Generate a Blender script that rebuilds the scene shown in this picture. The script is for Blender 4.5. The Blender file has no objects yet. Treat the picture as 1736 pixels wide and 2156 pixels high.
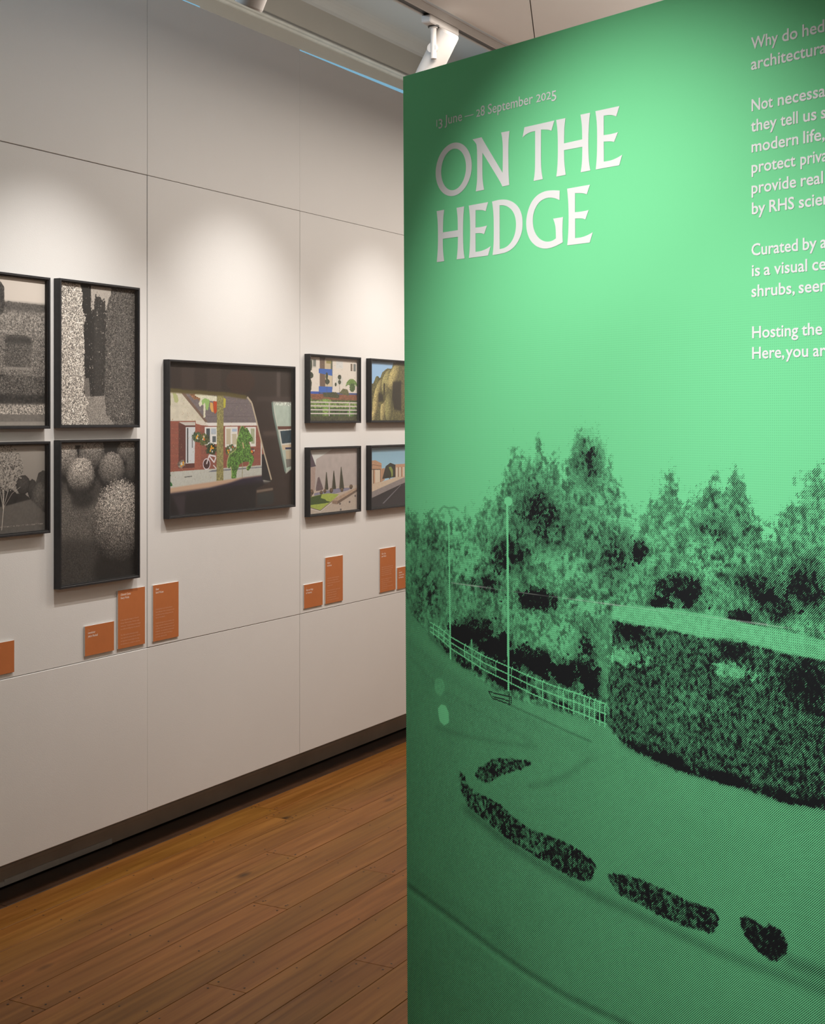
import bpy, bmesh, math, random
import numpy as np
from mathutils import Vector, Matrix

random.seed(7)
C = bpy.context.scene
COL = C.collection
PI = math.pi
R = math.radians

# ------------------------------------------------------------------ camera
F = 2960.0                       # focal length in pixels of the 1736 x 2156 frame
H = 1.6                          # eye height
YAW = math.atan2(1632.0, F)      # wall_left runs along +Y, the camera looks left of +Y
cd = bpy.data.cameras.new('camera')
cd.sensor_fit = 'VERTICAL'; cd.sensor_width = 36; cd.sensor_height = 36
cd.lens = F * 36 / 2156
cd.shift_y = -(1078 - 882) / 2156
cd.clip_start = 0.05
cam = bpy.data.objects.new('camera', cd)
COL.objects.link(cam)
cam.location = (0, 0, H); cam.rotation_euler = (PI/2, 0, YAW)
C.camera = cam

# ------------------------------------------------------------------ world, lights, exposure
C.view_settings.view_transform = 'Standard'
C.view_settings.look = 'None'
C.view_settings.gamma = 1.0
C.view_settings.use_curve_mapping = False
C.view_settings.exposure = 1.5
w = bpy.data.worlds.new('world'); C.world = w; w.use_nodes = True
w.node_tree.nodes['Background'].inputs[0].default_value = (0.92, 0.88, 0.85, 1)
w.node_tree.nodes['Background'].inputs[1].default_value = 0.065

def spot(name, loc, target, watts, cone, blend, color, radius=0.03):
    l = bpy.data.lights.new(name, 'SPOT')
    l.energy = watts; l.spot_size = R(cone); l.spot_blend = blend; l.color = color; l.shadow_soft_size = radius
    o = bpy.data.objects.new(name, l); COL.objects.link(o)
    o.location = loc
    o.rotation_euler = (Vector(target) - Vector(loc)).to_track_quat('-Z', 'Y').to_euler()
    return o

def area(name, loc, rot, sx, sy, watts, color):
    l = bpy.data.lights.new(name, 'AREA'); l.shape = 'RECTANGLE'
    l.size = sx; l.size_y = sy; l.energy = watts; l.color = color
    o = bpy.data.objects.new(name, l); COL.objects.link(o)
    o.location = loc; o.rotation_euler = rot
    return o

WARM = (1.0, 0.97, 0.94)
# spots on the track in front of the green panel (out of the frame, above and behind the viewer)
def before_panel(a, b, z):       # a along the panel from its left end, b in front of it
    return (-1.612 + 0.9316*a - 0.3634*b, 2.883 - 0.3634*a - 0.9316*b, z)
spot('panel_spot', before_panel(0.50, 1.30, 3.05), before_panel(0.74, 0, 1.43), 64, 56, 1.0, (1.0, 0.98, 0.94), 0.03)
spot('panel_spot', before_panel(1.75, 1.45, 3.05), before_panel(1.30, 0, 1.05), 38, 46, 1.0, (0.93, 0.98, 1.0), 0.03)
# soft lighting of the rest of the room; both area lamps are added fill
spot('room_spot', (0.55, 1.26, 3.05), (-3.38, 2.45, 1.75), 28, 42, 0.8, (1.0, 0.93, 0.85), 0.08)
area('aisle_fill', (-2.25, 5.3, 3.08), (0, 0, 0), 0.08, 3.6, 12, (1.0, 0.92, 0.84))
area('room_fill', (-1.9, 7.0, 3.05), (0, 0, 0), 0.4, 0.6, 12, (1.0, 0.90, 0.80))
# daylight entering the raised part of the ceiling; warm fill strip added behind the display wall
area('daylight', (-3.585, 2.6, 3.44), (R(105), 0, 0), 0.28, 0.28, 6, (0.55, 0.78, 1.0))
area('recess_fill', (-3.455, 4.2, 3.20), (0, R(150), 0), 0.04, 6.0, 2.8, (1.0, 0.88, 0.72))
area('ceiling_fill', (-0.9, 4.8, 2.2), (R(180), 0, 0), 1.0, 2.0, 4.2, (1.0, 0.92, 0.84))  # unseen upward fill added to brighten the ceiling and wall top

# ------------------------------------------------------------------ survey of the photograph
cY, sY = math.cos(YAW), math.sin(YAW)
def ray(u, v):
    q = u - 868.0
    return (-sY*F + cY*q, cY*F + sY*q, 882.0 - v)
def on_wall(u, v, X):            # -> (y, z) on the plane x = -X
    r = ray(u, v); t = X / -r[0]
    return r[1]*t, H + r[2]*t
PP = 2.1                         # distance of the green panel's plane from the viewer
pe = np.array([2468.0, -F]); pe = pe/np.linalg.norm(pe)         # along the panel (right, forward)
pn = np.array([-pe[1], pe[0]])                                  # away from the viewer
S0 = -2.55
def on_panel(u, v):              # -> (a, z): metres from the panel's left end, height
    q = u - 868.0
    s = pe[0]*q + pe[1]*F; n = pn[0]*q + pn[1]*F
    return PP*s/n - S0, H + PP*(882.0 - v)/n
def cam2world(r_, f_):
    return (cY*r_ - sY*f_, sY*r_ + cY*f_)
P_ORG = cam2world(*(S0*pe + PP*pn))
P_ANG = math.atan2(*reversed(cam2world(*pe)))

# ------------------------------------------------------------------ helpers: objects
def link(name, me, mat=None, parent=None, loc=None):
    o = bpy.data.objects.new(name, me); COL.objects.link(o)
    if mat is not None: me.materials.append(mat)
    if parent is not None: o.parent = parent
    if loc is not None: o.location = loc
    return o
def from_bm(name, bm, mat=None, parent=None, loc=None, smooth=False):
    me = bpy.data.meshes.new(name); bm.normal_update(); bm.to_mesh(me); bm.free()
    if smooth:
        for p in me.polygons: p.use_smooth = True
    return link(name, me, mat, parent, loc)
def empty(name, loc, rz=0.0):
    o = bpy.data.objects.new(name, None); COL.objects.link(o)
    o.location = loc; o.rotation_euler = (0, 0, rz); o.empty_display_size = 0.1
    return o
def tag(o, label=None, cat=None, group=None, kind=None):
    if label: o['label'] = label
    if cat: o['category'] = cat
    if group: o['group'] = group
    if kind: o['kind'] = kind
    return o
def box(bm, x0, x1, y0, y1, z0, z1, bevel=0.0):
    vs = [bm.verts.new((x, y, z)) for x in (x0, x1) for y in (y0, y1) for z in (z0, z1)]
    idx = [(0,1,3,2), (4,6,7,5), (0,4,5,1), (2,3,7,6), (0,2,6,4), (1,5,7,3)]
    fs = [bm.faces.new([vs[i] for i in f]) for f in idx]
    if bevel > 0:
        es = list({e for f in fs for e in f.edges})
        bmesh.ops.bevel(bm, geom=es, offset=bevel, segments=1, affect='EDGES')
    return fs
def prism(bm, poly, y0, y1):     # poly in (x, z), extruded along y
    a = [bm.verts.new((x, y0, z)) for x, z in poly]; b = [bm.verts.new((x, y1, z)) for x, z in poly]
    n = len(poly)
    bm.faces.new(a); bm.faces.new(b[::-1])
    for i in range(n): bm.faces.new([a[i], b[i], b[(i+1) % n], a[(i+1) % n]])
def tube(bm, p0, p1, r0, r1=None, seg=28, caps=True, prof=None):
    """lathe along p0->p1; prof = [(t, r), ...]"""
    p0 = Vector(p0); p1 = Vector(p1); d = p1 - p0
    if prof is None: prof = [(0, r0), (1, r0 if r1 is None else r1)]
    q = d.to_track_quat('Z', 'Y')
    rings = []
    for t, r in prof:
        c = p0 + d*t
        rings.append([bm.verts.new(c + q @ Vector((r*math.cos(2*PI*k/seg), r*math.sin(2*PI*k/seg), 0))) for k in range(seg)])
    for a, b in zip(rings, rings[1:]):
        for k in range(seg):
            bm.faces.new([a[k], a[(k+1) % seg], b[(k+1) % seg], b[k]])
    if caps:
        bm.faces.new(rings[0][::-1]); bm.faces.new(rings[-1])

# ------------------------------------------------------------------ helpers: materials
def new_mat(name):
    m = bpy.data.materials.new(name); m.use_nodes = True
    return m, m.node_tree.nodes, m.node_tree.links, m.node_tree.nodes['Principled BSDF']
def plain(name, col, rough=0.6, noise=0.0, scale=8.0, bump=0.0, bscale=400.0, metallic=0.0, spec=0.5):
    m, N, L, b = new_mat(name)
    b.inputs['Base Color'].default_value = (*col, 1); b.inputs['Roughness'].default_value = rough
    b.inputs['Metallic'].default_value = metallic; b.inputs['Specular IOR Level'].default_value = spec
    tc = N.new('ShaderNodeTexCoord')
    if noise:
        n = N.new('ShaderNodeTexNoise'); n.inputs['Scale'].default_value = scale; n.inputs['Detail'].default_value = 5
        L.new(tc.outputs['Object'], n.inputs['Vector'])
        cr = N.new('ShaderNodeValToRGB')
        cr.color_ramp.elements[0].position = 0.3; cr.color_ramp.elements[1].position = 0.7
        cr.color_ramp.elements[0].color = (*[c*(1-noise) for c in col], 1)
        cr.color_ramp.elements[1].color = (*[min(1, c*(1+noise)) for c in col], 1)
        L.new(n.outputs['Fac'], cr.inputs['Fac']); L.new(cr.outputs['Color'], b.inputs['Base Color'])
    if bump:
        n2 = N.new('ShaderNodeTexNoise'); n2.inputs['Scale'].default_value = bscale; n2.inputs['Detail'].default_value = 2
        L.new(tc.outputs['Object'], n2.inputs['Vector'])
        bp = N.new('ShaderNodeBump'); bp.inputs['Strength'].default_value = bump; bp.inputs['Distance'].default_value = 0.002
        L.new(n2.outputs['Fac'], bp.inputs['Height']); L.new(bp.outputs['Normal'], b.inputs['Normal'])
    return m

M_wall = plain('painted_wall_panel', (0.73, 0.71, 0.68), 0.55, 0.012, 3.0, 0.12, 260)
M_gap = plain('dark_joint', (0.38, 0.36, 0.33), 0.9)
M_back = plain('old_wall_paint', (0.43, 0.40, 0.355), 0.7, 0.04, 2.0)
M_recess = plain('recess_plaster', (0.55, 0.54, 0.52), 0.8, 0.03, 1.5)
M_ceil = plain('ceiling_paint', (0.86, 0.84, 0.81), 0.8, 0.015, 1.0)
M_plinth = plain('plinth_paint', (0.46, 0.40, 0.33), 0.6, 0.10, 6.0)
M_bead = plain('grey_bead_paint', (0.62, 0.60, 0.55), 0.6, 0.08, 14.0)
M_sub = plain('subfloor', (0.03, 0.018, 0.01), 0.9)
M_black = plain('black_frame_wood', (0.022, 0.022, 0.024), 0.42, 0.15, 60)
M_inner = plain('black_spacer', (0.008, 0.008, 0.008), 0.7)
M_white = plain('white_metal', (0.56, 0.53, 0.50), 0.55)
M_slot = plain('track_slot', (0.02, 0.018, 0.016), 0.5)
M_vinyl = plain('white_vinyl', (0.86, 0.85, 0.85), 0.5)
M_foam = plain('white_foamboard', (0.78, 0.77, 0.74), 0.7)
M_orange = plain('burnt_orange_card', (0.50, 0.155, 0.043), 0.6, 0.03, 30)
M_ink = plain('pale_pink_ink', (0.80, 0.58, 0.47), 0.6)
M_ink_dim = plain('faint_pink_ink', (0.70, 0.38, 0.24), 0.6)
M_lens = plain('lamp_lens', (0.75, 0.73, 0.70), 0.2)
M_paint_side = plain('board_edge', (0.70, 0.72, 0.66), 0.6)

def glass_mat():
    m = bpy.data.materials.new('picture_glass'); m.use_nodes = True
    N, L = m.node_tree.nodes, m.node_tree.links
    N.remove(N['Principled BSDF'])
    t = N.new('ShaderNodeBsdfTransparent'); g = N.new('ShaderNodeBsdfGlossy'); g.inputs['Roughness'].default_value = 0.02
    f = N.new('ShaderNodeFresnel'); f.inputs['IOR'].default_value = 1.5
    x = N.new('ShaderNodeMixShader')
    geo = N.new('ShaderNodeNewGeometry'); inv = N.new('ShaderNodeMath'); inv.operation = 'SUBTRACT'; inv.inputs[0].default_value = 1
    L.new(geo.outputs['Backfacing'], inv.inputs[1])
    mu = N.new('ShaderNodeMath'); mu.operation = 'MULTIPLY'; L.new(f.outputs[0], mu.inputs[0]); L.new(inv.outputs[0], mu.inputs[1])
    L.new(mu.outputs[0], x.inputs[0]); L.new(t.outputs[0], x.inputs[1]); L.new(g.outputs[0], x.inputs[2])
    L.new(x.outputs[0], N['Material Output'].inputs['Surface'])
    return m
M_glass = glass_mat()

def wood_mat():
    m, N, L, b = new_mat('varnished_floorboard')
    tc = N.new('ShaderNodeTexCoord'); oi = N.new('ShaderNodeObjectInfo')
    mp = N.new('ShaderNodeMapping'); mp.inputs['Scale'].default_value = (24, 1.1, 24)
    off = N.new('ShaderNodeVectorMath'); off.operation = 'MULTIPLY_ADD'
    cmb = N.new('ShaderNodeCombineXYZ')
    for k in range(3): L.new(oi.outputs['Random'], cmb.inputs[k])
    off.inputs[1].default_value = (37, 53, 11)
    L.new(cmb.outputs[0], off.inputs[0]); L.new(tc.outputs['Object'], off.inputs[2]); L.new(off.outputs[0], mp.inputs['Vector'])
    n = N.new('ShaderNodeTexNoise'); n.inputs['Scale'].default_value = 1.6; n.inputs['Detail'].default_value = 7; n.inputs['Distortion'].default_value = 0.6
    L.new(mp.outputs[0], n.inputs['Vector'])
    cr = N.new('ShaderNodeValToRGB'); e = cr.color_ramp.elements
    e[0].position = 0.30; e[0].color = (0.155, 0.064, 0.013, 1)
    e[1].position = 0.72; e[1].color = (0.275, 0.130, 0.034, 1)
    L.new(n.outputs['Fac'], cr.inputs['Fac'])
    # broad reddish and yellowish drifts
    n2 = N.new('ShaderNodeTexNoise'); n2.inputs['Scale'].default_value = 0.5; n2.inputs['Detail'].default_value = 3
    mp2 = N.new('ShaderNodeMapping'); mp2.inputs['Scale'].default_value = (6, 1, 6)
    L.new(off.outputs[0], mp2.inputs['Vector']); L.new(mp2.outputs[0], n2.inputs['Vector'])
    cr2 = N.new('ShaderNodeValToRGB'); e = cr2.color_ramp.elements
    e[0].position = 0.35; e[0].color = (0.95, 0.90, 0.66, 1); e[1].position = 0.65; e[1].color = (1.10, 0.90, 0.92, 1)
    L.new(n2.outputs['Fac'], cr2.inputs['Fac'])
    mx = N.new('ShaderNodeMix'); mx.data_type = 'RGBA'; mx.blend_type = 'MULTIPLY'; mx.inputs[0].default_value = 1
    L.new(cr.outputs[0], mx.inputs[6]); L.new(cr2.outputs[0], mx.inputs[7])
    # board-to-board tone
    mr = N.new('ShaderNodeMapRange'); mr.inputs[3].default_value = 0.90; mr.inputs[4].default_value = 1.12
    L.new(oi.outputs['Random'], mr.inputs[0])
    mx2 = N.new('ShaderNodeMix'); mx2.data_type = 'RGBA'; mx2.blend_type = 'MULTIPLY'; mx2.inputs[0].default_value = 1
    L.new(mx.outputs[2], mx2.inputs[6]); L.new(mr.outputs[0], mx2.inputs[7])
    # knots
    vo = N.new('ShaderNodeTexVoronoi'); vo.inputs['Scale'].default_value = 1.0; vo.inputs['Randomness'].default_value = 1.0
    mp3 = N.new('ShaderNodeMapping'); mp3.inputs['Scale'].default_value = (5.0, 2.0, 5.0)
    L.new(off.outputs[0], mp3.inputs['Vector']); L.new(mp3.outputs[0], vo.inputs['Vector'])
    kr = N.new('ShaderNodeMapRange'); kr.inputs[1].default_value = 0.035; kr.inputs[2].default_value = 0.11
    kr.inputs[3].default_value = 0.25; kr.inputs[4].default_value = 1.0
    L.new(vo.outputs['Distance'], kr.inputs[0])
    mx3 = N.new('ShaderNodeMix'); mx3.data_type = 'RGBA'; mx3.blend_type = 'MULTIPLY'; mx3.inputs[0].default_value = 1
    L.new(mx2.outputs[2], mx3.inputs[6]); L.new(kr.outputs[0], mx3.inputs[7])
    L.new(mx3.outputs[2], b.inputs['Base Color'])
    b.inputs['Roughness'].default_value = 0.36
    b.inputs['Specular IOR Level'].default_value = 0.16
    bp = N.new('ShaderNodeBump'); bp.inputs['Strength'].default_value = 0.15; bp.inputs['Distance'].default_value = 0.001
    L.new(n.outputs['Fac'], bp.inputs['Height']); L.new(bp.outputs['Normal'], b.inputs['Normal'])
    return m
M_wood = wood_mat()
M_edge = plain('stained_shadowed_edge_board', (0.045, 0.018, 0.006), 0.5, 0.3, 9)  # near-black tone holds both its stain and the shadow under the wall
M_nail = plain('nail_head', (0.03, 0.02, 0.015), 0.6)

# ------------------------------------------------------------------ helpers: computed prints
rng = np.random.default_rng(11)
def vnoise(h, w, cy, cx):
    """smooth value noise with cells of cy x cx texels"""
    gh, gw = int(h/cy) + 3, int(w/cx) + 3
    g = rng.random((gh, gw), dtype=np.float32)
    y = np.arange(h, dtype=np.float32)/cy; x = np.arange(w, dtype=np.float32)/cx
    yi = y.astype(int); xi = x.astype(int)
    fy = y - yi; fx = x - xi
    fy = (fy*fy*(3 - 2*fy))[:, None]; fx = (fx*fx*(3 - 2*fx))[None, :]
    r0 = g[yi]; r1 = g[yi+1]
    a = r0[:, xi]*(1-fx) + r0[:, xi+1]*fx
    b = r1[:, xi]*(1-fx) + r1[:, xi+1]*fx
    return a*(1-fy) + b*fy
def fbm(h, w, cy, cx=None, octs=4, gain=0.6):
    cx = cx or cy
    out = np.zeros((h, w), np.float32); amp = 1.0; tot = 0.0
    for _ in range(octs):
        out += amp*vnoise(h, w, max(cy, 1.0), max(cx, 1.0)); tot += amp
        amp *= gain; cy /= 2; cx /= 2
    out /= tot
    return (out - 0.5)*2
def poly_mask(h, w, pts):
    """even-odd fill, pts in texels (x right, y down)"""
    m = np.zeros((h, w), bool)
    xs = [p[0] for p in pts]; ys = [p[1] for p in pts]
    x0, x1 = max(0, int(min(xs))-1), min(w, int(max(xs))+2); y0, y1 = max(0, int(min(ys))-1), min(h, int(max(ys))+2)
    if x1 <= x0 or y1 <= y0: return m
    X = np.arange(x0, x1)[None, :] + 0.5; Y = np.arange(y0, y1)[:, None] + 0.5
    s = np.zeros((y1-y0, x1-x0), bool)
    n = len(pts)
    for i in range(n):
        ax, ay = pts[i]; bx, by = pts[(i+1) % n]
        if ay == by: continue
        c = ((ay > Y) != (by > Y)) & (X < (bx-ax)*(Y-ay)/(by-ay) + ax)
        s ^= c
    m[y0:y1, x0:x1] = s
    return m
def blur(a, r):
    r = int(r)
    if r < 1: return a
    for ax in (0, 1):
        for _ in range(2):
            p = np.pad(a, [(r+1, r) if k == ax else (0, 0) for k in (0, 1)], mode='edge')
            c = np.cumsum(p, axis=ax, dtype=np.float64)
            n = a.shape[ax]
            a = (np.take(c, range(2*r+1, 2*r+1+n), axis=ax) - np.take(c, range(0, n), axis=ax))/(2*r+1)
    return a.astype(np.float32)

class Canvas:
    """a small painter: coordinates 0..1 from the top left; colours 0..255"""
    def __init__(s, w, h, col):
        s.w, s.h = w, h
        s.a = np.ones((h, w, 3), np.float32)*np.array(col, np.float32)/255
        s.X = (np.arange(w)+0.5)[None, :]/w + np.zeros((h, 1)); s.Y = (np.arange(h)+0.5)[:, None]/h + np.zeros((1, w))
    def put(s, m, col, amp=0.0, cell=4, shade=None):
        c = np.array(col, np.float32)/255
        layer = np.ones((s.h, s.w, 3), np.float32)*c
        if amp:
            layer *= np.clip(1 + amp*1.15*fbm(s.h, s.w, cell, octs=3), 0.05, 3)[:, :, None]
        if shade is not None: layer *= shade[:, :, None]
        m = m.astype(np.float32)[:, :, None]
        s.a = s.a*(1-m) + layer*m
    def poly(s, pts, col, amp=0.0, cell=4, soft=0, rough=0.0, rcell=6):
        p = [(x*s.w, y*s.h) for x, y in pts]
        m = poly_mask(s.h, s.w, p).astype(np.float32)
        if rough:
            m = blur(m, 3); m = (m + rough*fbm(s.h, s.w, rcell, octs=3) > 0.5).astype(np.float32)
        if soft: m = blur(m, soft)
        s.put(m, col, amp, cell)
    def rect(s, x0, y0, x1, y1, col, amp=0.0, cell=4, soft=0, rough=0.0):
        s.poly([(x0, y0), (x1, y0), (x1, y1), (x0, y1)], col, amp, cell, soft, rough)
    def ell(s, cx, cy, rx, ry, col, amp=0.0, cell=4, rough=0.0, top=0.0, soft=0):
        d = ((s.X-cx)/rx)**2 + ((s.Y-cy)/ry)**2
        if rough: d = d + rough*fbm(s.h, s.w, 5, octs=2)
        m = (d < 1).astype(np.float32)
        if soft: m = blur(m, soft)
        sh = None
        if top: sh = np.clip(1 - top*((s.Y-cy)/ry) - 0.45*np.clip(d, 0, 1)**2, 0.12, 2).astype(np.float32)
        s.put(m, col, amp, cell, sh)
    def line(s, pts, wd, col, soft=0):
        for (x0, y0), (x1, y1) in zip(pts, pts[1:]):
            dx, dy = (x1-x0)*s.w, (y1-y0)*s.h; l = math.hypot(dx, dy) or 1
            nx, ny = -dy/l*wd*s.w/2/s.w, dx/l*wd*s.w/2/s.h
            s.poly([(x0+nx, y0+ny), (x1+nx, y1+ny), (x1-nx, y1-ny), (x0-nx, y0-ny)], col, soft=soft)
    def image(s, name):
        return to_image(name, np.clip(s.a, 0, 1)**1.04)
def to_image(name, a, data=False):
    h, w = a.shape[:2]
    im = bpy.data.images.new(name, w, h, alpha=False, float_buffer=False)
    if data: im.colorspace_settings.name = 'Non-Color'
    px = np.ones((h, w, 4), np.float32)
    px[:, :, :a.shape[2]] = np.clip(a, 0, 1)
    im.pixels.foreach_set(px[::-1].ravel())
    im.pack()
    return im
def print_mat(name, img, gain=0.85):
    m, N, L, b = new_mat(name)
    t = N.new('ShaderNodeTexImage'); t.image = img; t.extension = 'EXTEND'
    mx = N.new('ShaderNodeMix'); mx.data_type = 'RGBA'; mx.blend_type = 'MULTIPLY'; mx.inputs[0].default_value = 1
    mx.inputs[7].default_value = (gain, gain, gain*0.97, 1)
    L.new(t.outputs['Color'], mx.inputs[6]); L.new(mx.outputs[2], b.inputs['Base Color'])
    b.inputs['Roughness'].default_value = 0.6
    return m

# ------------------------------------------------------------------ the setting: floor
D = 3.38                          # face of the display wall
bw = 0.137
floor_bm = bmesh.new(); box(floor_bm, -3.9, 3.2, -1.4, 9.0, -0.06, -0.022)
floor = tag(from_bm('floor', floor_bm, M_sub), 'varnished brown pine floorboards', kind='structure')
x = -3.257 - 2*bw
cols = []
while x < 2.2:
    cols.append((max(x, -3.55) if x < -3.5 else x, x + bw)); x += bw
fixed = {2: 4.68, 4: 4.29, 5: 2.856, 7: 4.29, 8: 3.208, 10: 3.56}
def board_mesh(x0, x1, y0, y1):
    bm = bmesh.new(); g = 0.0011
    box(bm, x0+g, x1-g, y0+0.0009, y1-0.0009, -0.022, 0.0, 0.0006)
    return bm
joints = []
for k, (x0, x1) in enumerate(cols):
    ys = [-1.2]
    j = fixed.get(k, 1.0 + (k*1.37) % 2.6)
    seq = sorted([j - 2.4, j, j + 2.4, j + 4.8])
    ys = [-1.2] + [q for q in seq if -0.9 < q < 7.9] + [8.4]
    for a, b in zip(ys, ys[1:]):
        bm = board_mesh(x0, x1, a, b)
        bmesh.ops.translate(bm, verts=bm.verts, vec=(-x0, -a, 0))
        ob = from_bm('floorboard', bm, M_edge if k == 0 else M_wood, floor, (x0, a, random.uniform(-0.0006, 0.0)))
    for q in ys[1:-1]: joints.append((x0, x1, q))
nb = bmesh.new()
for k, (x0, x1) in enumerate(cols[:16]):
    for j in range(18):
        yy = 0.25 + 0.45*j + (0.02 if k % 2 else 0)
        for f in (0.2, 0.8):
            cx, cy = x0 + f*(x1-x0) + random.uniform(-.006, .006), yy + random.uniform(-.01, .01)
            vs = [nb.verts.new((cx + 0.0032*math.cos(t*PI/3), cy + 0.0032*math.sin(t*PI/3), 0.0004)) for t in range(6)]
            nb.faces.new(vs)
for (x0, x1, q) in joints[:40]:
    for f in (0.17, 0.83):
        for dy in (-0.025, 0.025):
            cx, cy = x0 + f*(x1-x0), q + dy
            vs = [nb.verts.new((cx + 0.0036*math.cos(t*PI/3), cy + 0.0036*math.sin(t*PI/3), 0.0005)) for t in range(6)]
            nb.faces.new(vs)
nails = from_bm('nail_heads', nb, M_nail, floor); nails['kind'] = 'stuff'

# ------------------------------------------------------------------ the display wall on the left
WALL_TOP = H + 0.476*D
Z_LOW, Z_UP = H - 0.2513*D, H + 0.2675*D
WALL_BOT = H - 0.431*D
y_edges = [1.2111*D + 0.3027*D*k for k in range(-4, 5)]
wb = bmesh.new(); box(wb, -D-0.10, -D-0.020, y_edges[0], y_edges[-1], WALL_BOT+0.012, WALL_TOP-0.012)
wall_left = tag(from_bm('wall_left', wb, M_gap), 'white display wall of jointed painted boards', kind='structure')
for k in range(8):
    for z0, z1 in ((WALL_BOT, Z_LOW), (Z_LOW, Z_UP), (Z_UP, WALL_TOP)):
        bm = bmesh.new(); g = 0.0010
        off = 0.0012*math.sin(k*2.3 + z0*5)
        # upper end of each column is a few millimetres uneven
        zt = z1 - (0.006*(k % 2) if z1 == WALL_TOP else 0)
        box(bm, -0.0195, 0.0, g, y_edges[k+1]-y_edges[k]-g, g, zt-z0-g, 0.0012)
        from_bm('wall_panel', bm, M_wall, wall_left, (-D+off, y_edges[k], z0))
# recessed plinth under it, with a bead along the first stretch
pb = bmesh.new(); box(pb, -3.66, -3.55, -1.2, 8.4, 0.0, WALL_BOT+0.10)
plinth = tag(from_bm('baseboard_left', pb, M_plinth), 'dark taupe recessed plinth below the display wall', kind='structure')
bm = bmesh.new()
box(bm, -3.5505, -3.546, -1.2, 8.4, 0.055, 0.068, 0.001)
from_bm('plinth_lip', bm, M_plinth, plinth)
bm = bmesh.new(); ys = [-1.2] + [0.3 + 0.27*i for i in range(14)] + [4.09]
for a, b in zip(ys, ys[1:]):
    b = min(b, 4.09)
    if b > a: box(bm, -3.551, -3.545, a, b, 0.0005, 0.021 + 0.004*math.sin(a*9), 0.001)
from_bm('plinth_bead', bm, M_bead, plinth)

# ------------------------------------------------------------------ old wall, rail and raised ceiling behind
bm = bmesh.new(); box(bm, -3.95, -3.78, -1.2, 8.6, 0.0, 3.78)
tag(from_bm('wall_back', bm, M_back), 'old grey wall seen above the display wall', kind='structure')
RZ = H + 0.499*3.76
bm = bmesh.new()
prism(bm, [(-3.78, RZ-0.016), (-3.772, RZ-0.014), (-3.766, RZ-0.006), (-3.756, RZ-0.004), (-3.750, RZ+0.004), (-3.756, RZ+0.012), (-3.78, RZ+0.014)], -1.2, 8.6)
tag(from_bm('trim_1', bm, M_bead), 'pale rounded rail along the old wall', kind='structure')
UZ = H + 0.5438*3.74 + 0.035
cb = bmesh.new()
# cove between old wall and raised ceiling, then the raised ceiling itself
pts = [(-3.78, UZ-0.03)]
for i in range(7):
    a = i/6*PI/2
    pts.append((-3.78 + 0.10*(1-math.cos(a)), UZ-0.03 + 0.06*math.sin(a)))
pts += [(-2.40, UZ+0.03), (-2.40, UZ+0.12), (-3.78, UZ+0.12)]
prism(cb, pts, -1.2, 8.6)
ceiling = tag(from_bm('ceiling', cb, M_recess), 'pale ceiling with a raised strip lit by cool daylight', kind='structure')
# windows of the old wall, hidden behind the display wall but for their lit heads
def day_mat():
    m = bpy.data.materials.new('daylit_pane'); m.use_nodes = True
    N, L = m.node_tree.nodes, m.node_tree.links; N.remove(N['Principled BSDF'])
    e = N.new('ShaderNodeEmission'); e.inputs[0].default_value = (0.36, 0.74, 1.0, 1); e.inputs[1].default_value = 0.20
    L.new(e.outputs[0], N['Material Output'].inputs['Surface']); return m
M_day = day_mat()
for nm, ya_, yb_, za_, zb_ in (('window_1', 5.70, 7.90, 3.395, 3.420), ('window_2', 3.40, 4.93, 3.402, 3.402)):
    bm = bmesh.new()
    vs = [bm.verts.new(q) for q in ((-3.778, ya_, 1.2), (-3.778, yb_, 1.2), (-3.778, yb_, zb_), (-3.778, ya_, za_))]
    bm.faces.new(vs)
    wn = tag(from_bm(nm, bm, M_day), 'daylit window hidden behind the display wall, its head just showing', kind='structure')
    bm = bmesh.new(); box(bm, -3.779, -3.772, ya_-0.05, yb_+0.05, 1.12, 1.2); box(bm, -3.779, -3.772, ya_-0.05, ya_, 1.12, za_-0.03)
    from_bm('window_frame', bm, M_back, wn)
CZ = 3.12
bm = bmesh.new(); box(bm, -2.42, -2.36, -1.2, 8.6, CZ+0.02, UZ+0.03)
from_bm('ceiling_upstand', bm, M_ceil, ceiling)
# lower ceiling boards, with the joints the photo shows running askew
def ray_z(u, v, z):
    r = ray(u, v); t = (z-H)/r[2]; return Vector((r[0]*t, r[1]*t))
j0, j1 = ray_z(1115, 0, CZ), ray_z(1124, 73, CZ)
jd = (j1-j0).normalized(); jn = Vector((jd.y, -jd.x))
def clip_half(poly, p, n, sgn):
    out = []
    for i in range(len(poly)):
        a, b = poly[i], poly[(i+1) % len(poly)]
        da, db = sgn*(a-p).dot(n), sgn*(b-p).dot(n)
        if da >= 0: out.append(a)
        if (da >= 0) != (db >= 0): out.append(a + (b-a)*(da/(da-db)))
    return out
full = [Vector(q) for q in ((-2.42, -1.2), (2.6, -1.2), (2.6, 8.6), (-2.42, 8.6))]
for i in range(-1, 4):
    pl = clip_half(full, j0 + jn*(1.22*i + 0.002), jn, 1)
    pl = clip_half(pl, j0 + jn*(1.22*(i+1) - 0.002), jn, -1) if pl else pl
    if i == -1: pl = clip_half(full, j0 - jn*0.002, jn, -1)
    if i == 3: pl = clip_half(full, j0 + jn*(1.22*3+0.002), jn, 1)
    if len(pl) < 3: continue
    bm = bmesh.new()
    lo = [bm.verts.new((q.x, q.y, CZ)) for q in pl]; hi = [bm.verts.new((q.x, q.y, CZ+0.02)) for q in pl]
    bm.faces.new(lo); bm.faces.new(hi[::-1])
    for q in range(len(pl)): bm.faces.new([lo[q], hi[q], hi[(q+1) % len(pl)], lo[(q+1) % len(pl)]])
    from_bm('ceiling_board', bm, M_ceil, ceiling)
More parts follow.
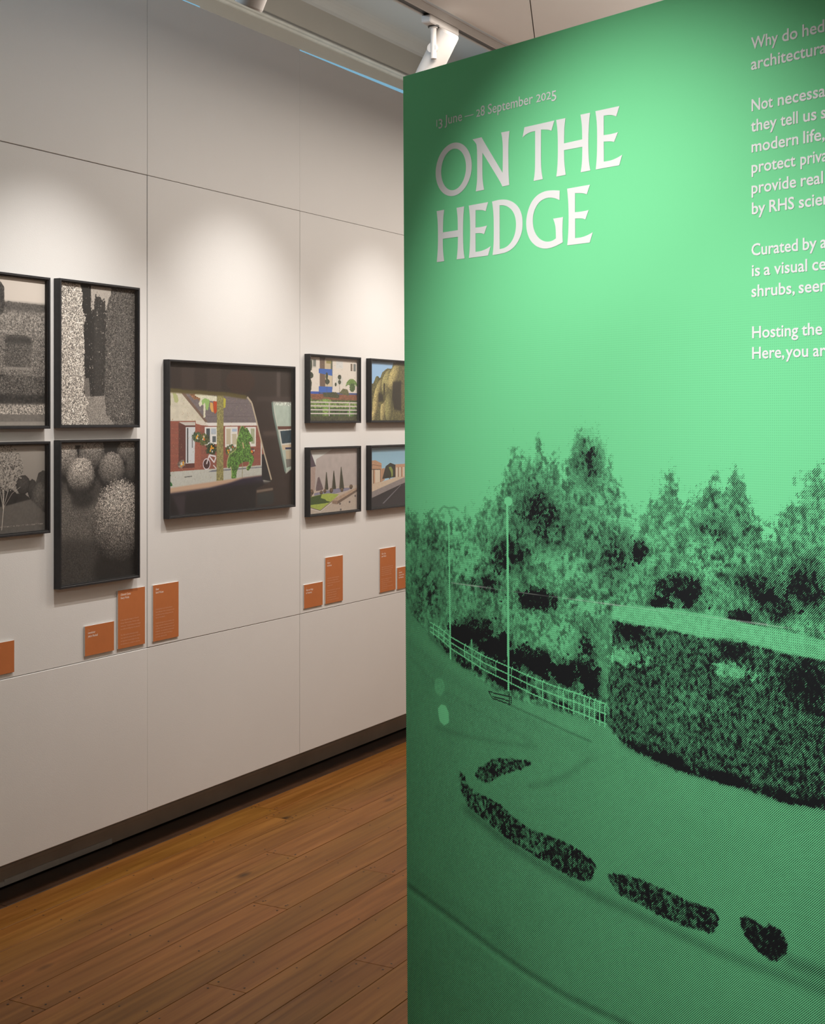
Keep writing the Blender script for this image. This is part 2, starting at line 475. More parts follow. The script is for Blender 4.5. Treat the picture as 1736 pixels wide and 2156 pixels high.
bm = bmesh.new(); box(bm, -2.36, 2.6, -1.2, 8.6, CZ+0.025, CZ+0.10)
from_bm('ceiling_deck', bm, M_gap, ceiling)
# closing walls, outside the frame
bm = bmesh.new(); box(bm, -3.78, 2.7, 8.4, 8.5, 0, 3.78)
tag(from_bm('wall_far', bm, M_wall), 'plain white end wall', kind='structure')
bm = bmesh.new(); box(bm, 2.5, 2.6, -1.2, 8.4, 0, 3.12)
tag(from_bm('wall_right', bm, M_wall), 'plain white right wall', kind='structure')

# ------------------------------------------------------------------ lighting track and its spotlights
TX = -2.45
track = empty('lighting_track', (TX, 3.6, CZ))
tag(track, 'long white lighting track with black slot along the ceiling edge', 'lighting track')
bm = bmesh.new()
for (a, b, z0, z1) in ((-0.021, -0.012, -0.034, 0.0), (0.014, 0.021, -0.034, 0.0), (-0.012, 0.014, -0.012, 0.0)):
    box(bm, a, b, -4.2, 4.4, z0, z1, 0.0012)
box(bm, 0.021, 0.026, -4.2, 4.4, -0.006, 0.0)
from_bm('rail', bm, M_white, track)
bm = bmesh.new(); box(bm, -0.0118, 0.0138, -4.2, 4.4, -0.030, -0.0125)
from_bm('slot', bm, M_slot, track)['label'] = 'black conductor slot'

def make_spot(name, y, target, label, drop=0.10, length=0.21):
    """track spotlight: adaptor, stem, yoke, cylindrical body with rim and lens"""
    t = empty(name, (TX, y, CZ-0.034))
    tag(t, label, 'spotlight', 'white spotlights on the track')
    bm = bmesh.new()
    box(bm, -0.020, 0.020, -0.115, 0.115, -0.030, 0.0, 0.004)
    from_bm('adaptor', bm, M_white, t)
    bm = bmesh.new()
    tube(bm, (0, -0.055, -0.030), (0, -0.055, -0.150), 0, prof=[(0, .016), (.06, .016), (.06, .011), (1, .011)], seg=20)
    from_bm('stem', bm, M_white, t, smooth=False)
    bm = bmesh.new(); tube(bm, (0, -0.055, -0.028), (0, -0.055, -0.034), 0.021, seg=24)
    from_bm('swivel_ring', bm, M_slot, t)
    d = (Vector(target) - Vector((TX, y, CZ-0.15))).normalized()
    c = Vector((0.0, 0.0, -drop))                                    # pivot beside the stem
    r = 0.045
    bm = bmesh.new()
    tube(bm, c - d*length*0.33, c + d*length*0.67, 0, seg=96,
         prof=[(0, r*0.86), (0.02, r*0.95), (0.05, r), (0.97, r), (0.97, r*1.0), (1.0, r*0.98), (1.0, r*0.86), (0.93, r*0.80)], caps=True)
    b = from_bm('lamp_body', bm, M_white, t, smooth=False)
    bm = bmesh.new(); q = c + d*length*0.05
    tube(bm, q + Vector((0, -0.062, 0)), q + Vector((0, -0.040, 0)), 0.018, seg=20)
    from_bm('pivot', bm, M_white, t)
    return t, Vector((TX, y, CZ-0.034)) + c + d*(length*0.67 + 0.01)

for (y, ty, tz, watts, lab) in (
        (3.52, 3.60, 1.25, 25, 'white cylindrical spotlight cut by the top edge of the picture'),
        (4.66, 4.62, 1.35, 21, 'white cylindrical spotlight with its stem, just above the green panel corner'),
        (5.78, 5.75, 1.30, 19, 'third white cylindrical spotlight, on the track behind the green panel')):
    t, p = make_spot('spotlight', y, (-D, ty, tz), lab)
    s = spot('spotlight_beam', p, (-D, ty, tz), watts, 74, 1.0, WARM, 0.012)
    s.parent = t; s.matrix_parent_inverse = Matrix.Translation(-t.location)

# ------------------------------------------------------------------ framed photographs
FD = 0.028                        # depth of the frames
BW = 0.008                        # width of the face
def framed(label, y0, y1, z0, z1, canvas, gname, spacer=0.0, gain=1.04):
    wd, ht = y1-y0, z1-z0
    t = empty('framed_photograph', (-D, (y0+y1)/2, z0))
    tag(t, label, 'picture', gname)
    hw = wd/2
    bm = bmesh.new()
    # mitred frame: four profiled sides
    rings = []
    for (x, ins) in ((0.0, 0.0), (FD-0.001, 0.0), (FD, 0.001), (FD, BW-0.001), (FD-0.001, BW), (0.006, BW), (0.0, BW)):
        rings.append([bm.verts.new((x, y, z)) for y, z in ((-hw+ins, ins), (hw-ins, ins), (hw-ins, ht-ins), (-hw+ins, ht-ins))])
    n = len(rings)
    for i in range(n):
        a, b = rings[i], rings[(i+1) % n]
        for k in range(4):
            bm.faces.new([a[k], a[(k+1) % 4], b[(k+1) % 4], b[k]])
    bmesh.ops.recalc_face_normals(bm, faces=bm.faces)
    from_bm('frame', bm, M_black, t)
    bm = bmesh.new(); box(bm, 0.001, 0.011, -hw+BW, hw-BW, BW, ht-BW)
    from_bm('backing', bm, M_inner, t)
    # spacer fillet between print and glass
    bm = bmesh.new(); sp = 0.003
    for (a, b, c, d_) in ((-hw+BW, -hw+BW+sp, BW, ht-BW), (hw-BW-sp, hw-BW, BW, ht-BW), (-hw+BW+sp, hw-BW-sp, BW, BW+sp), (-hw+BW+sp, hw-BW-sp, ht-BW-sp, ht-BW)):
        box(bm, 0.0112, 0.0235, a, b, c, d_)
    from_bm('spacer', bm, M_inner, t)
    ins = BW + sp + spacer
    me = bpy.data.meshes.new('print')
    me.from_pydata([(0.0116, -hw+ins, ins), (0.0116, hw-ins, ins), (0.0116, hw-ins, ht-ins), (0.0116, -hw+ins, ht-ins)], [], [(0, 1, 2, 3)])
    uv = me.uv_layers.new(name='uv')
    for i, c in enumerate(((0, 0), (1, 0), (1, 1), (0, 1))): uv.data[i].uv = c
    link('print', me, print_mat('print_on_paper', canvas.image('photo_print'), gain), t)
    bm = bmesh.new(); box(bm, 0.0236, 0.0256, -hw+BW+0.0002, hw-BW-0.0002, BW+0.0002, ht-BW-0.0002)
    from_bm('glass', bm, M_glass, t)
    return t

XF = D - FD
def fr(u0, v0t, v0b, u1, v1t, v1b):
    a, zt0 = on_wall(u0, v0t, XF); _, zb0 = on_wall(u0, v0b, XF)
    b, zt1 = on_wall(u1, v1t, XF); _, zb1 = on_wall(u1, v1b, XF)
    return a, b, (zb0+zb1)/2, (zt0+zt1)/2

def W_(c, k=1.0):                 # warm grey of the monochrome prints
    return (c*1.03, c*0.985, c*0.94)

# 1: clipped hedge like a house (cut by the left edge)
def print_hedge_house():
    c = Canvas(520, 420, W_(205))
    c.poly([(0, .2), (.3, .17), (.55, .18), (.72, .165), (1, .17), (1, 1), (0, 1)], W_(112), .9, 2, rough=.5)
    c.poly([(0, .18), (1, .18), (1, .40), (0, .40)], W_(126), .7, 3, soft=4)
    c.poly([(0, .18), (1, .165), (1, .22), (0, .24)], W_(88), .4, 3, soft=4)
    c.poly([(.44, .05), (.5, .03), (.66, .03), (.695, .07), (.70, .2), (.68, .26), (.44, .27)], W_(64), .9, 2.5, rough=.3)
    c.rect(0, .40, 1, .66, W_(108), .95, 2, soft=3)
    for x in (.70, .30, -.1):
        c.poly([(x, .62), (x, .41), (x+.04, .385), (x+.15, .385), (x+.195, .42), (x+.195, .62)], W_(86), .9, 2, rough=.3)
        c.poly([(x, .44), (x+.02, .40), (x+.195, .40), (x+.195, .44)], W_(58), .4, 3, soft=4)
        c.rect(x-.01, .605, x+.205, .625, W_(138), .3, 3, soft=1)
    c.poly([(0, .64), (1, .665), (1, .87), (0, .87)], W_(84), 1.1, 2.2, rough=.3)
    c.rect(0, .79, 1, .85, W_(50), .6, 4, soft=5)
    c.rect(0, .855, 1, .93, W_(150), .9, 2.4, soft=2)
    c.rect(0, .925, 1, 1, W_(118), .1, 6)
    c.rect(0, .975, 1, 1, W_(150), .05, 6, soft=1)
    return c
# 2: passage between tall conifers
def print_passage():
    c = Canvas(420, 520, W_(50))
    c.rect(0, 0, 1, 1, W_(44), .35, 3)
    c.poly([(.40, 0), (.69, 0), (.69, .1), (.60, .17), (.42, .17)], W_(178), .05, 4)
    c.poly([(.45, .12), (.47, .05), (.49, .09), (.52, .06), (.55, .10), (.58, .07), (.60, .13), (.60, .85), (.45, .85)], W_(52), .45, 4, rough=.8)
    c.poly([(.40, .10), (.44, .12), (.43, .18), (.40, .19)], W_(150), .7, 3, rough=1)
    c.poly([(.28, 0), (.41, 0), (.40, .14), (.42, .2), (.40, .66), (.33, .66)], W_(40), .25, 3, rough=.5)
    c.rect(.46, .2, .55, .82, W_(58), .5, 3, soft=4)
    c.poly([(.32, .67), (.38, .665), (.40, .8), (.33, .8)], W_(112), .25, 3)
    c.poly([(.31, .80), (.60, .79), (.62, .93), (.75, 1), (.3, 1)], W_(140), .45, 2.5)
    c.poly([(.68, -.01), (.67, .05), (.64, .08), (.61, .16), (.60, .30), (.59, .60), (.585, .80), (.61, .93), (.74, 1.01), (1.01, 1.01), (1.01, -.01)], W_(86), 1.3, 2.4, rough=.8)
    c.rect(.6, .36, 1, .50, W_(96), .9, 3, soft=6) if False else None
    c.poly([(-.01, -.01), (.27, -.01), (.30, .08), (.29, .15), (.31, .2), (.34, .24), (.31, .3), (.32, .45), (.33, .65), (.32, .78), (.38, .84), (.34, .9), (.40, 1.01), (-.01, 1.01)], W_(172), 1.0, 3.0, rough=.9)
    return c
# 3: round topiary balls
def print_balls():
    c = Canvas(420, 520, W_(20))
    c.rect(0, .26, 1, 1, W_(62), .75, 2, soft=8)
    c.ell(.18, .55, .34, .22, W_(94), .8, 2, soft=20)
    c.ell(.10, .90, .5, .22, W_(58), .9, 2, soft=18)
    for (x, y, a, b, t) in ((.09, .11, .15, .14, 128), (.42, .08, .17, .13, 112), (.90, .075, .15, .095, 100), (.99, .20, .12, .12, 74), (.68, .205, .175, .135, 108), (.275, .235, .18, .135, 140)):
        c.ell(x, y+.03, a*1.02, b*1.0, W_(30), .4, 3, rough=.25, soft=3)
        c.ell(x, y, a, b, W_(t), .85, 2.4, rough=.18, top=.5)
    c.ell(.30, .40, .15, .07, W_(40), .8, 3, soft=12)
    c.ell(.86, .92, .42, .17, W_(26), .6, 3, soft=18)
    c.ell(.80, .60, .385, .315, W_(118), 1.45, 2.4, rough=.3, top=.55)
    c.rect(0, 0, .29, .018, W_(150), 0, soft=1)
    c.rect(.29, .1, .5, .5, W_(95), .3, 3, soft=8) if False else None
    return c
# 4: bare young tree and rounded yews
def print_young_tree():
    c = Canvas(520, 360, W_(138))
    g = c.Y; c.a *= (1.12 - 0.25*g)[:, :, None]
    c.rect(0, .60, 1, 1, W_(92), .06, 10)
    c.poly([(0, .42), (.5, .45), (.62, .55), (.78, .56), (.88, .68), (.5, .70), (0, .72)], W_(40), .35, 4, rough=.3)
    for (x, y, a, b, t) in ((.76, .46, .075, .115, 66), (.862, .52, .05, .12, 58), (.60, .60, .10, .10, 40), (.40, .55, .12, .14, 50), (.2, .52, .12, .15, 56)):
        c.ell(x, y, a, b, W_(t), .35, 3, rough=.15, top=.2)
    c.poly([(.83, .68), (.88, .5), (.93, .33), (.98, .30), (1, .31), (1, .62), (.9, .66)], W_(70), .3, 4, rough=.2)
    c.ell(.95, .62, .10, .20, W_(88), .35, 4, rough=.15, top=.2)
    c.poly([(.5, .70), (.84, .63), (1, .80), (1, 1), (0, 1), (0, .74)], W_(96), .08, 8, soft=2)
    c.rect(0, .92, 1, .93, W_(125), .9, 3, soft=1)
    for i in range(950):
        a = rng.random()*2*PI; r = rng.random()**.6
        x, y = .56 + .20*r*math.cos(a), .26 + .27*r*math.sin(a)
        rr_ = .0028 + .0022*rng.random()
        c.rect(x-rr_, y-rr_*1.3, x+rr_, y+rr_*1.3, W_(178 if rng.random() < .4 else 74))
    for (x1, y1) in ((.52, .1), (.60, .05), (.68, .3), (.73, .48), (.46, .3), (.50, .5), (.64, .42)):
        c.line([(.545, .72), (.5*(x1+.55), .5*(y1+.62)), (x1, y1)], .0035, W_(168))
    c.line([(.53, .96), (.55, .72), (.548, .5)], .006, W_(196))
    return c
# 5: topiary rider seen from a car
def print_car_view():
    c = Canvas(900, 640, (196, 200, 190))
    q = lambda p: [((x-155)/1455, (y-140)/1730) for x, y in p]
    P = lambda p, col, **k: c.poly(q(p), col, **k)
    P([(155, 460), (290, 460), (590, 820), (440, 800), (155, 790)], (206, 200, 184), amp=.05, cell=20)
    P([(290, 460), (1200, 460), (1250, 860), (580, 820)], (126, 117, 120), amp=.12, cell=4)
    for k in range(22):
        y = 520 + k*14; P([(330+k*12, y), (1240, y), (1240, y+3), (330+k*12, y+3)], (92, 84, 88))
    P([(290, 470), (330, 470), (590, 815), (560, 815)], (120, 98, 86))
    P([(155, 800), (460, 800), (520, 850), (520, 1380), (155, 1380)], (150, 90, 76), amp=.12, cell=3)
    P([(520, 850), (1260, 850), (1260, 1360), (520, 1380)], (148, 90, 78), amp=.12, cell=3)
    for k in range(40):
        y = 815 + k*14; P([(155, y), (1260, y), (1260, y+2), (155, y+2)], (124, 76, 66))
    P([(270, 820), (450, 810), (450, 1340), (270, 1340)], (98, 58, 52), amp=.1, cell=4)
    P([(270, 812), (450, 812), (450, 850), (340, 850)], (196, 192, 186))
    P([(345, 870), (450, 870), (450, 1290), (345, 1290)], (205, 210, 214))
    P([(360, 880), (374, 880), (374, 1280), (360, 1280)], (60, 60, 62)); P([(412, 960), (421, 960), (421, 1110), (412, 1110)], (110, 112, 118))
    P([(450, 825), (510, 825), (510, 1370), (440, 1370)], (156, 94, 78), amp=.15, cell=3)
    P([(540, 822), (1210, 822), (1210, 858), (590, 858)], (226, 222, 220)); P([(455, 790), (540, 800), (600, 858), (520, 850), (455, 830)], (214, 208, 198))
    P([(555, 870), (690, 870), (690, 1075), (555, 1085)], (226, 226, 226)); P([(570, 890), (612, 890), (612, 1050), (570, 1060)], (70, 80, 86)); P([(625, 890), (682, 890), (682, 960), (625, 960)], (180, 192, 205)); P([(640, 980), (680, 980), (680, 1050), (640, 1050)], (90, 100, 106))
    P([(785, 870), (935, 870), (935, 1115), (785, 1115)], (228, 226, 222)); P([(800, 895), (850, 895), (850, 1080), (800, 1080)], (196, 186, 164)); P([(868, 895), (925, 895), (925, 930), (868, 930)], (178, 196, 220)); P([(870, 955), (922, 955), (922, 1085), (870, 1085)], (200, 192, 170))
    P([(1030, 875), (1155, 875), (1155, 1115), (1090, 1115)], (226, 226, 222)); P([(1090, 895), (1140, 895), (1140, 1080), (1100, 1080)], (170, 178, 150))
    P([(1215, 860), (1232, 860), (1232, 1360), (1215, 1360)], (208, 208, 204))
    P([(155, 1375), (1250, 1350), (1250, 1560), (155, 1560)], (192, 194, 188), amp=.04, cell=6)
    P([(590, 1400), (640, 1380), (1230, 1370), (1230, 1380), (700, 1398)], (120, 124, 134)); P([(330, 1438), (415, 1433), (415, 1443), (335, 1448)], (90, 92, 92))
    P([(155, 1400), (200, 1410), (165, 1450), (210, 1530), (155, 1550)], (40, 110, 50), rough=.3)
    for (x, y, r, col) in ((470, 985, 55, (70, 88, 62)), (545, 1015, 60, (82, 90, 52)), (630, 1130, 62, (48, 66, 42)), (850, 1150, 58, (92, 108, 70)), (300, 1290, 40, (122, 112, 104)), (1110, 1170, 30, (70, 60, 60))):
        c.ell((x-155)/1455, (y-140)/1730, r/1455, r*1.1/1730, col, .9, 4, rough=.8)
        for _ in range(9):
            a = rng.random()*2*PI; rr = r*.8*rng.random()
            c.ell((x+rr*math.cos(a)-155)/1455, (y+rr*math.sin(a)-140)/1730, .005, .007, [(230, 170, 40), (200, 90, 60), (200, 205, 200)][int(rng.random()*3)])
    cx, cy = (575-155)/1455, (1305-140)/1730
    c.ell(cx, cy, .029, .039, (214, 206, 214)); c.ell(cx, cy, .024, .032, (70, 44, 46))
    c.line(q([(575, 1305), (605, 1200), (680, 1220)]), .008, (220, 214, 220)); c.line(q([(605, 1215), (660, 1290), (680, 1230)]), .008, (220, 214, 220))
    c.line(q([(650, 1320), (690, 1370)]), .006, (210, 206, 210))
    P([(385, 490), (440, 480), (500, 500), (530, 520), (500, 560), (440, 555)], (150, 110, 80), amp=.6, rough=.8)
    P([(430, 500), (480, 478), (540, 490), (690, 510), (690, 570), (560, 560), (560, 760), (540, 770), (540, 600), (500, 640), (485, 600), (510, 540)], (216, 214, 194), amp=.1, rough=.3)
    P([(520, 560), (560, 530), (610, 560), (590, 680), (570, 670), (555, 580), (525, 620)], (150, 186, 112), rough=.3)
    P([(615, 580), (645, 590), (655, 700), (630, 690), (612, 640)], (214, 170, 96)); P([(650, 570), (692, 570), (690, 690), (668, 720), (655, 680)], (190, 74, 30))
    P([(160, 500), (185, 510), (188, 620), (172, 645), (160, 620)], (120, 122, 70)); P([(200, 480), (260, 500), (275, 570), (230, 600), (215, 520)], (176, 180, 130), rough=.8)
    P([(765, 520), (795, 540), (790, 640), (765, 650)], (190, 184, 70))
    P([(694, 490), (768, 490), (766, 1510), (686, 1510)], (146, 140, 92), amp=.28, cell=5)
    rider = [(965, 900), (985, 862), (1010, 870), (1022, 905), (1045, 880), (1062, 912), (1115, 1010), (1122, 1045), (1095, 1060), (1062, 1052), (1085, 1110), (1095, 1200), (1132, 1240), (1132, 1285), (1100, 1360), (1065, 1412), (1045, 1405), (1045, 1370), (1075, 1340), (1080, 1298), (1000, 1300), (955, 1330), (922, 1420), (915, 1495), (862, 1495), (868, 1440), (858, 1340), (832, 1372), (812, 1350), (815, 1290), (840, 1205), (900, 1165), (925, 1130), (928, 1040), (948, 970)]
    P([(x-9, y-5) for x, y in rider], (168, 178, 120), rough=.25)
    P(rider, (88, 128, 60), amp=.75, cell=5, rough=.25)
    P([(985, 1060), (1003, 1065), (1015, 1140), (1000, 1135)], (190, 176, 130))
    P([(988, 1305), (996, 1305), (992, 1500), (986, 1500)], (150, 146, 110))
    P([(150, 1560), (430, 1535), (1000, 1488), (1230, 1475), (1230, 1530), (830, 1565), (150, 1632)], (196, 166, 142), soft=2)
    P([(835, 1545), (1000, 1500), (1240, 1480), (1260, 1700), (150, 1760), (150, 1625), (600, 1590)], (38, 30, 52), soft=4)
    P([(1230, 1220), (1270, 1210), (1360, 1560), (1230, 1530)], (30, 28, 34), soft=1)
    P([(140, 1640), (700, 1600), (1180, 1560), (1400, 1560), (1700, 1400), (1700, 1990), (140, 1990)], (20, 15, 19), soft=9)
    P([(1375, 555), (1620, 560), (1620, 1380), (1540, 1470)], (176, 190, 180), amp=.05, cell=20)
    P([(1375, 545), (1620, 545), (1620, 620), (1400, 600)], (196, 204, 196), amp=.4, cell=5, rough=.6)
    P([(1430, 870), (1620, 870), (1620, 910), (1440, 910)], (104, 66, 56)); P([(1450, 915), (1620, 905), (1620, 1105), (1480, 1110)], (206, 206, 200)); P([(1465, 930), (1620, 920), (1620, 1080), (1490, 1090)], (44, 66, 78), amp=.2, cell=20)
    P([(1485, 1110), (1620, 1100), (1620, 1170), (1500, 1170)], (206, 184, 158)); P([(1530, 1140), (1620, 1140), (1620, 1165), (1535, 1165)], (48, 56, 84)); P([(1535, 1180), (1620, 1175), (1620, 1290), (1545, 1290)], (186, 174, 150)); P([(1540, 1290), (1620, 1290), (1620, 1380), (1550, 1400)], (120, 118, 112))
    P([(1040, 495), (1100, 480), (1400, 470), (1365, 555), (1400, 800), (1540, 1480), (1640, 1400), (1640, 1990), (1150, 1990), (1155, 1640), (1345, 1560), (1262, 1210), (1185, 880), (1130, 640), (1085, 540)], (52, 40, 35), soft=1)
    P([(140, 120), (1640, 120), (1640, 560), (1380, 545), (1250, 540), (1060, 510), (1000, 500), (800, 485), (140, 462)], (48, 37, 31), soft=2)
    c.line(q([(140, 452), (800, 480), (1040, 512)]), .020, (92, 82, 44), soft=3)
    c.line(q([(1050, 508), (1105, 580), (1160, 790), (1260, 1200), (1352, 1540)]), .011, (188, 176, 154), soft=1)
    c.line(q([(1362, 560), (1375, 700), (1440, 1000), (1535, 1450)]), .014, (112, 132, 126), soft=1)
    P([(1165, 1655), (1370, 1640), (1375, 1670), (1165, 1690)], (122, 108, 96), soft=2)
    P([(1170, 1700), (1380, 1690), (1380, 1840), (1170, 1850)], (48, 50, 50), soft=3)
    P([(1160, 500), (1600, 490), (1600, 560), (1160, 560)], (66, 54, 50), soft=4); P([(1420, 180), (1470, 180), (1465, 500), (1420, 500)], (78, 66, 62), soft=4)
    P([(1240, 930), (1420, 930), (1420, 990), (1250, 990)], (80, 66, 60), soft=6)
    for (a, b, v) in ((300, 440, 60), (580, 740, 60)): P([(a, 170), (b, 170), (b, 440), (a, 440)], (v, v-12, v-18), soft=5)
    c.ell(.56, .105, .12, .085, (58, 40, 30), soft=3)  # dark round reflection painted into the print
    P([(190, 1640), (350, 1640), (330, 1900), (280, 1860), (240, 1740)], (52, 44, 50), soft=6)
    P([(365, 1910), (390, 1895), (400, 1925), (375, 1935)], (120, 150, 190), soft=1)
    return c
# 6: white flats with blue balconies
def print_flats():
    c = Canvas(480, 340, (216, 209, 200))
    c.rect(.02, .03, .16, .17, (196, 192, 184)); c.rect(.10, .04, .155, .15, (120, 124, 118)); c.rect(.03, .05, .08, .16, (108, 112, 100))
    c.rect(.86, .07, .90, .19, (120, 106, 92)); c.rect(.92, .07, .97, .19, (116, 120, 118))
    c.rect(.56, .04, .70, .16, (208, 208, 206)); c.rect(.56, .30, .70, .42, (206, 204, 196))
    c.rect(.23, .0, .34, .5, (112, 92, 80)); c.rect(.33, .02, .48, .18, (190, 176, 150)); c.rect(.45, .04, .485, .5, (92, 98, 80)); c.rect(.34, .28, .48, .46, (198, 184, 160))
    c.rect(.36, .04, .46, .09, (150, 140, 90))
    c.poly([(.21, .18), (.48, .18), (.48, .285), (.21, .25)], (58, 100, 178)); c.poly([(.21, .46), (.48, .46), (.48, .55), (.21, .55)], (60, 102, 180))
    c.rect(0, .54, .21, .60, (60, 90, 170)); c.rect(.21, .55, 1, .60, (70, 84, 130), .3, 6)
    c.rect(0, .58, 1, .70, (134, 88, 66), .25, 6)
    c.poly([(.3, .56), (.55, .54), (.64, .6), (.6, .64), (.3, .62)], (70, 74, 50), .4, 4, rough=.5)
    c.rect(0, .67, 1, 1, (66, 88, 48), .7, 7, soft=3)
    c.poly([(0, .64), (.06, .63), (.1, .7), (.2, .68), (.3, .66), (.42, .66), (.5, .7), (.6, .69), (1, .7), (1, .8), (0, .8)], (120, 140, 82), .6, 6, rough=.8)
    c.rect(.28, .66, .40, .95, (120, 150, 78), .4, 8, soft=6); c.rect(.8, .82, .92, 1, (96, 140, 66), .5, 8, soft=5)
    c.rect(0, .93, 1, 1, (72, 72, 48), .5, 5, soft=4)
    for (x, y, a, b) in ((.05, .14, .032, .085), (.05, .29, .055, .05), (.045, .42, .028, .07), (.045, .49, .02, .05), (.37, .29, .025, .055), (.38, .38, .045, .045), (.63, .30, .035, .04), (.63, .38, .03, .035), (.55, .42, .02, .03)):
        c.ell(x, y, a, b, (58, 66, 48), .4, 4, rough=.3)
    c.line([(.05, .1), (.045, .6)], .007, (90, 90, 76)); c.line([(.38, .3), (.37, .6)], .006, (90, 90, 76)); c.line([(.63, .3), (.63, .56)], .006, (90, 90, 76))
    for a in range(14):
        t = -PI*.95 + a*PI*.9/13
        c.line([(.885, .44), (.885+.07*math.cos(t), .42+.10*math.sin(t)), (.885+.13*math.cos(t), .46+.13*math.sin(t))], .012, (118, 150, 74) if a % 2 else (88, 118, 58))
    c.ell(.90, .46, .06, .07, (76, 96, 54), .4, 4, rough=.4); c.poly([(.62, .56), (.70, .48), (.8, .5), (.84, .6)], (98, 98, 68), .4, 4, rough=.5)
    for y in (.70, .76, .82, .88): c.rect(0, y, 1, y+.017, (212, 198, 200))
    for x in (.42, .84): c.rect(x-.008, .70, x+.008, .93, (196, 182, 186))
    return c
# 7: clouds of clipped yew
def print_cloud_yew():
    c = Canvas(480, 340, (148, 184, 220))
    c.a *= (1 + .12*(c.Y-.3))[:, :, None]
    q = lambda p: [((x-892)/540, (y-160)/715) for x, y in p]
    c.poly(q([(880, 450), (940, 430), (965, 365), (1025, 360), (1050, 290), (1110, 238), (1168, 240), (1190, 165), (1450, 150), (1450, 900), (880, 900)]), (98, 94, 60), .45, 6, rough=.3)
    for (x, y, a, b, ang, col) in ((990, 400, 30, 60, 0, (88, 86, 52)), (985, 560, 34, 190, .25, (140, 130, 88)), (1110, 400, 62, 150, .25, (126, 120, 80)), (1195, 340, 60, 160, .3, (140, 130, 88)), (960, 740, 30, 160, .2, (150, 138, 94)), (1060, 740, 34, 150, .1, (142, 132, 90)), (1130, 720, 50, 170, 0, (116, 112, 74)), (1040, 620, 40, 60, .3, (112, 106, 60))):
        X = c.X*540 + 892 - x; Y = c.Y*715 + 160 - y
        xr = X*math.cos(ang) + Y*math.sin(ang); yr = -X*math.sin(ang) + Y*math.cos(ang)
        d = (xr/a)**2 + (yr/b)**2 + .15*fbm(c.h, c.w, 5, octs=2)
        c.put(blur((d < 1).astype(np.float32), 1), col, .4, 4, np.clip(1.15 - .6*((xr/a)*.6 + d*.4), .3, 1.4).astype(np.float32))
    c.poly(q([(1185, 400), (1290, 380), (1290, 760), (1200, 740), (1170, 600)]), (42, 38, 26), .4, 5, soft=5)
    c.poly(q([(1005, 540), (1060, 560), (1065, 640), (1000, 660)]), (46, 42, 26), .4, 5, soft=4)
    c.poly(q([(1065, 420), (1085, 420), (1080, 570), (1065, 570)]), (52, 48, 30), .4, 5, soft=3)
    return c
# 8: cone yews by a blank wall
def print_cones():
    c = Canvas(480, 340, (176, 166, 163))
    c.a *= (1 + .05*fbm(c.h, c.w, 30))[:, :, None]
    c.poly([(.05, -.01), (.5, -.01), (.43, .03), (.16, .15), (.15, .27), (.05, .05)], (204, 206, 204))
    c.poly([(0, 0), (.04, 0), (.155, .26), (0, .28)], (84, 72, 82)); c.poly([(0, .27), (.145, .27), (.13, .66), (0, .72)], (164, 144, 136), .05, 6)
    c.rect(0, .36, .03, .39, (90, 78, 74)); c.rect(0, .44, .02, .65, (98, 84, 80))
    c.poly([(0, .72), (.13, .63), (1, .60), (1, 1), (0, 1)], (186, 172, 160), .05, 6)
    c.poly([(.12, .68), (.6, .63), (.9, .64), (.8, .68), (.5, .72), (.12, .73)], (132, 130, 150), .1, 6)
    c.poly([(.15, .62), (.19, .44), (.22, .43), (.30, .62), (.28, .64), (.16, .65)], (104, 88, 92), .2, 4)
    for (x, y0, x0, x1, yb) in ((.362, .35, .325, .405, .64), (.512, .335, .468, .560, .64), (.662, .275, .622, .728, .65)):
        c.poly([(x-.004, y0), (x+.004, y0), (x1, yb), (x0, yb)], (58, 58, 42), .35, 4, rough=.2)
        c.poly([(x-.002, y0+.03), (x0+.02, yb), (x0+.004, yb)], (92, 84, 70), .2, 4)
    for (x, y, r) in ((.46, .66, .035), (.68, .665, .03), (.87, .625, .035), (.33, .66, .03), (.26, .68, .03), (.07, .66, .04), (.03, .70, .05)):
        c.ell(x, y, r, r*1.1, (104, 84, 68), .4, 4, rough=.2, top=.3)
    c.poly([(0, .74), (.27, .705), (.40, .70), (.62, .73), (.50, .81), (.235, .955), (0, .88)], (160, 176, 82), .08, 5)
    c.poly([(0, .745), (.27, .71), (.25, .765), (.335, .79), (.37, .82), (.445, .835), (.41, .85), (0, .86)], (62, 84, 36), .1, 5)
    c.line([(0, .90), (.24, .975), (.47, .85)], .010, (206, 198, 190)); c.line([(0, .885), (.24, .96), (.47, .835)], .008, (112, 96, 90))
    c.poly([(.50, .80), (.95, .655), (1, .65), (1, .70), (.60, .88), (.585, .84), (.50, .84)], (176, 152, 132), .15, 4)
    c.poly([(.58, .84), (1, .675), (1, .71), (.58, .89)], (112, 94, 82), .12, 4)
    c.poly([(.47, .82), (.59, .83), (.59, .89), (.48, .87)], (140, 118, 102), .2, 3)
    for (x, y) in ((.655, .98), (.84, .87), (.96, .78), (.64, .885)): c.ell(x, y, .018, .018, (100, 92, 90))
    return c
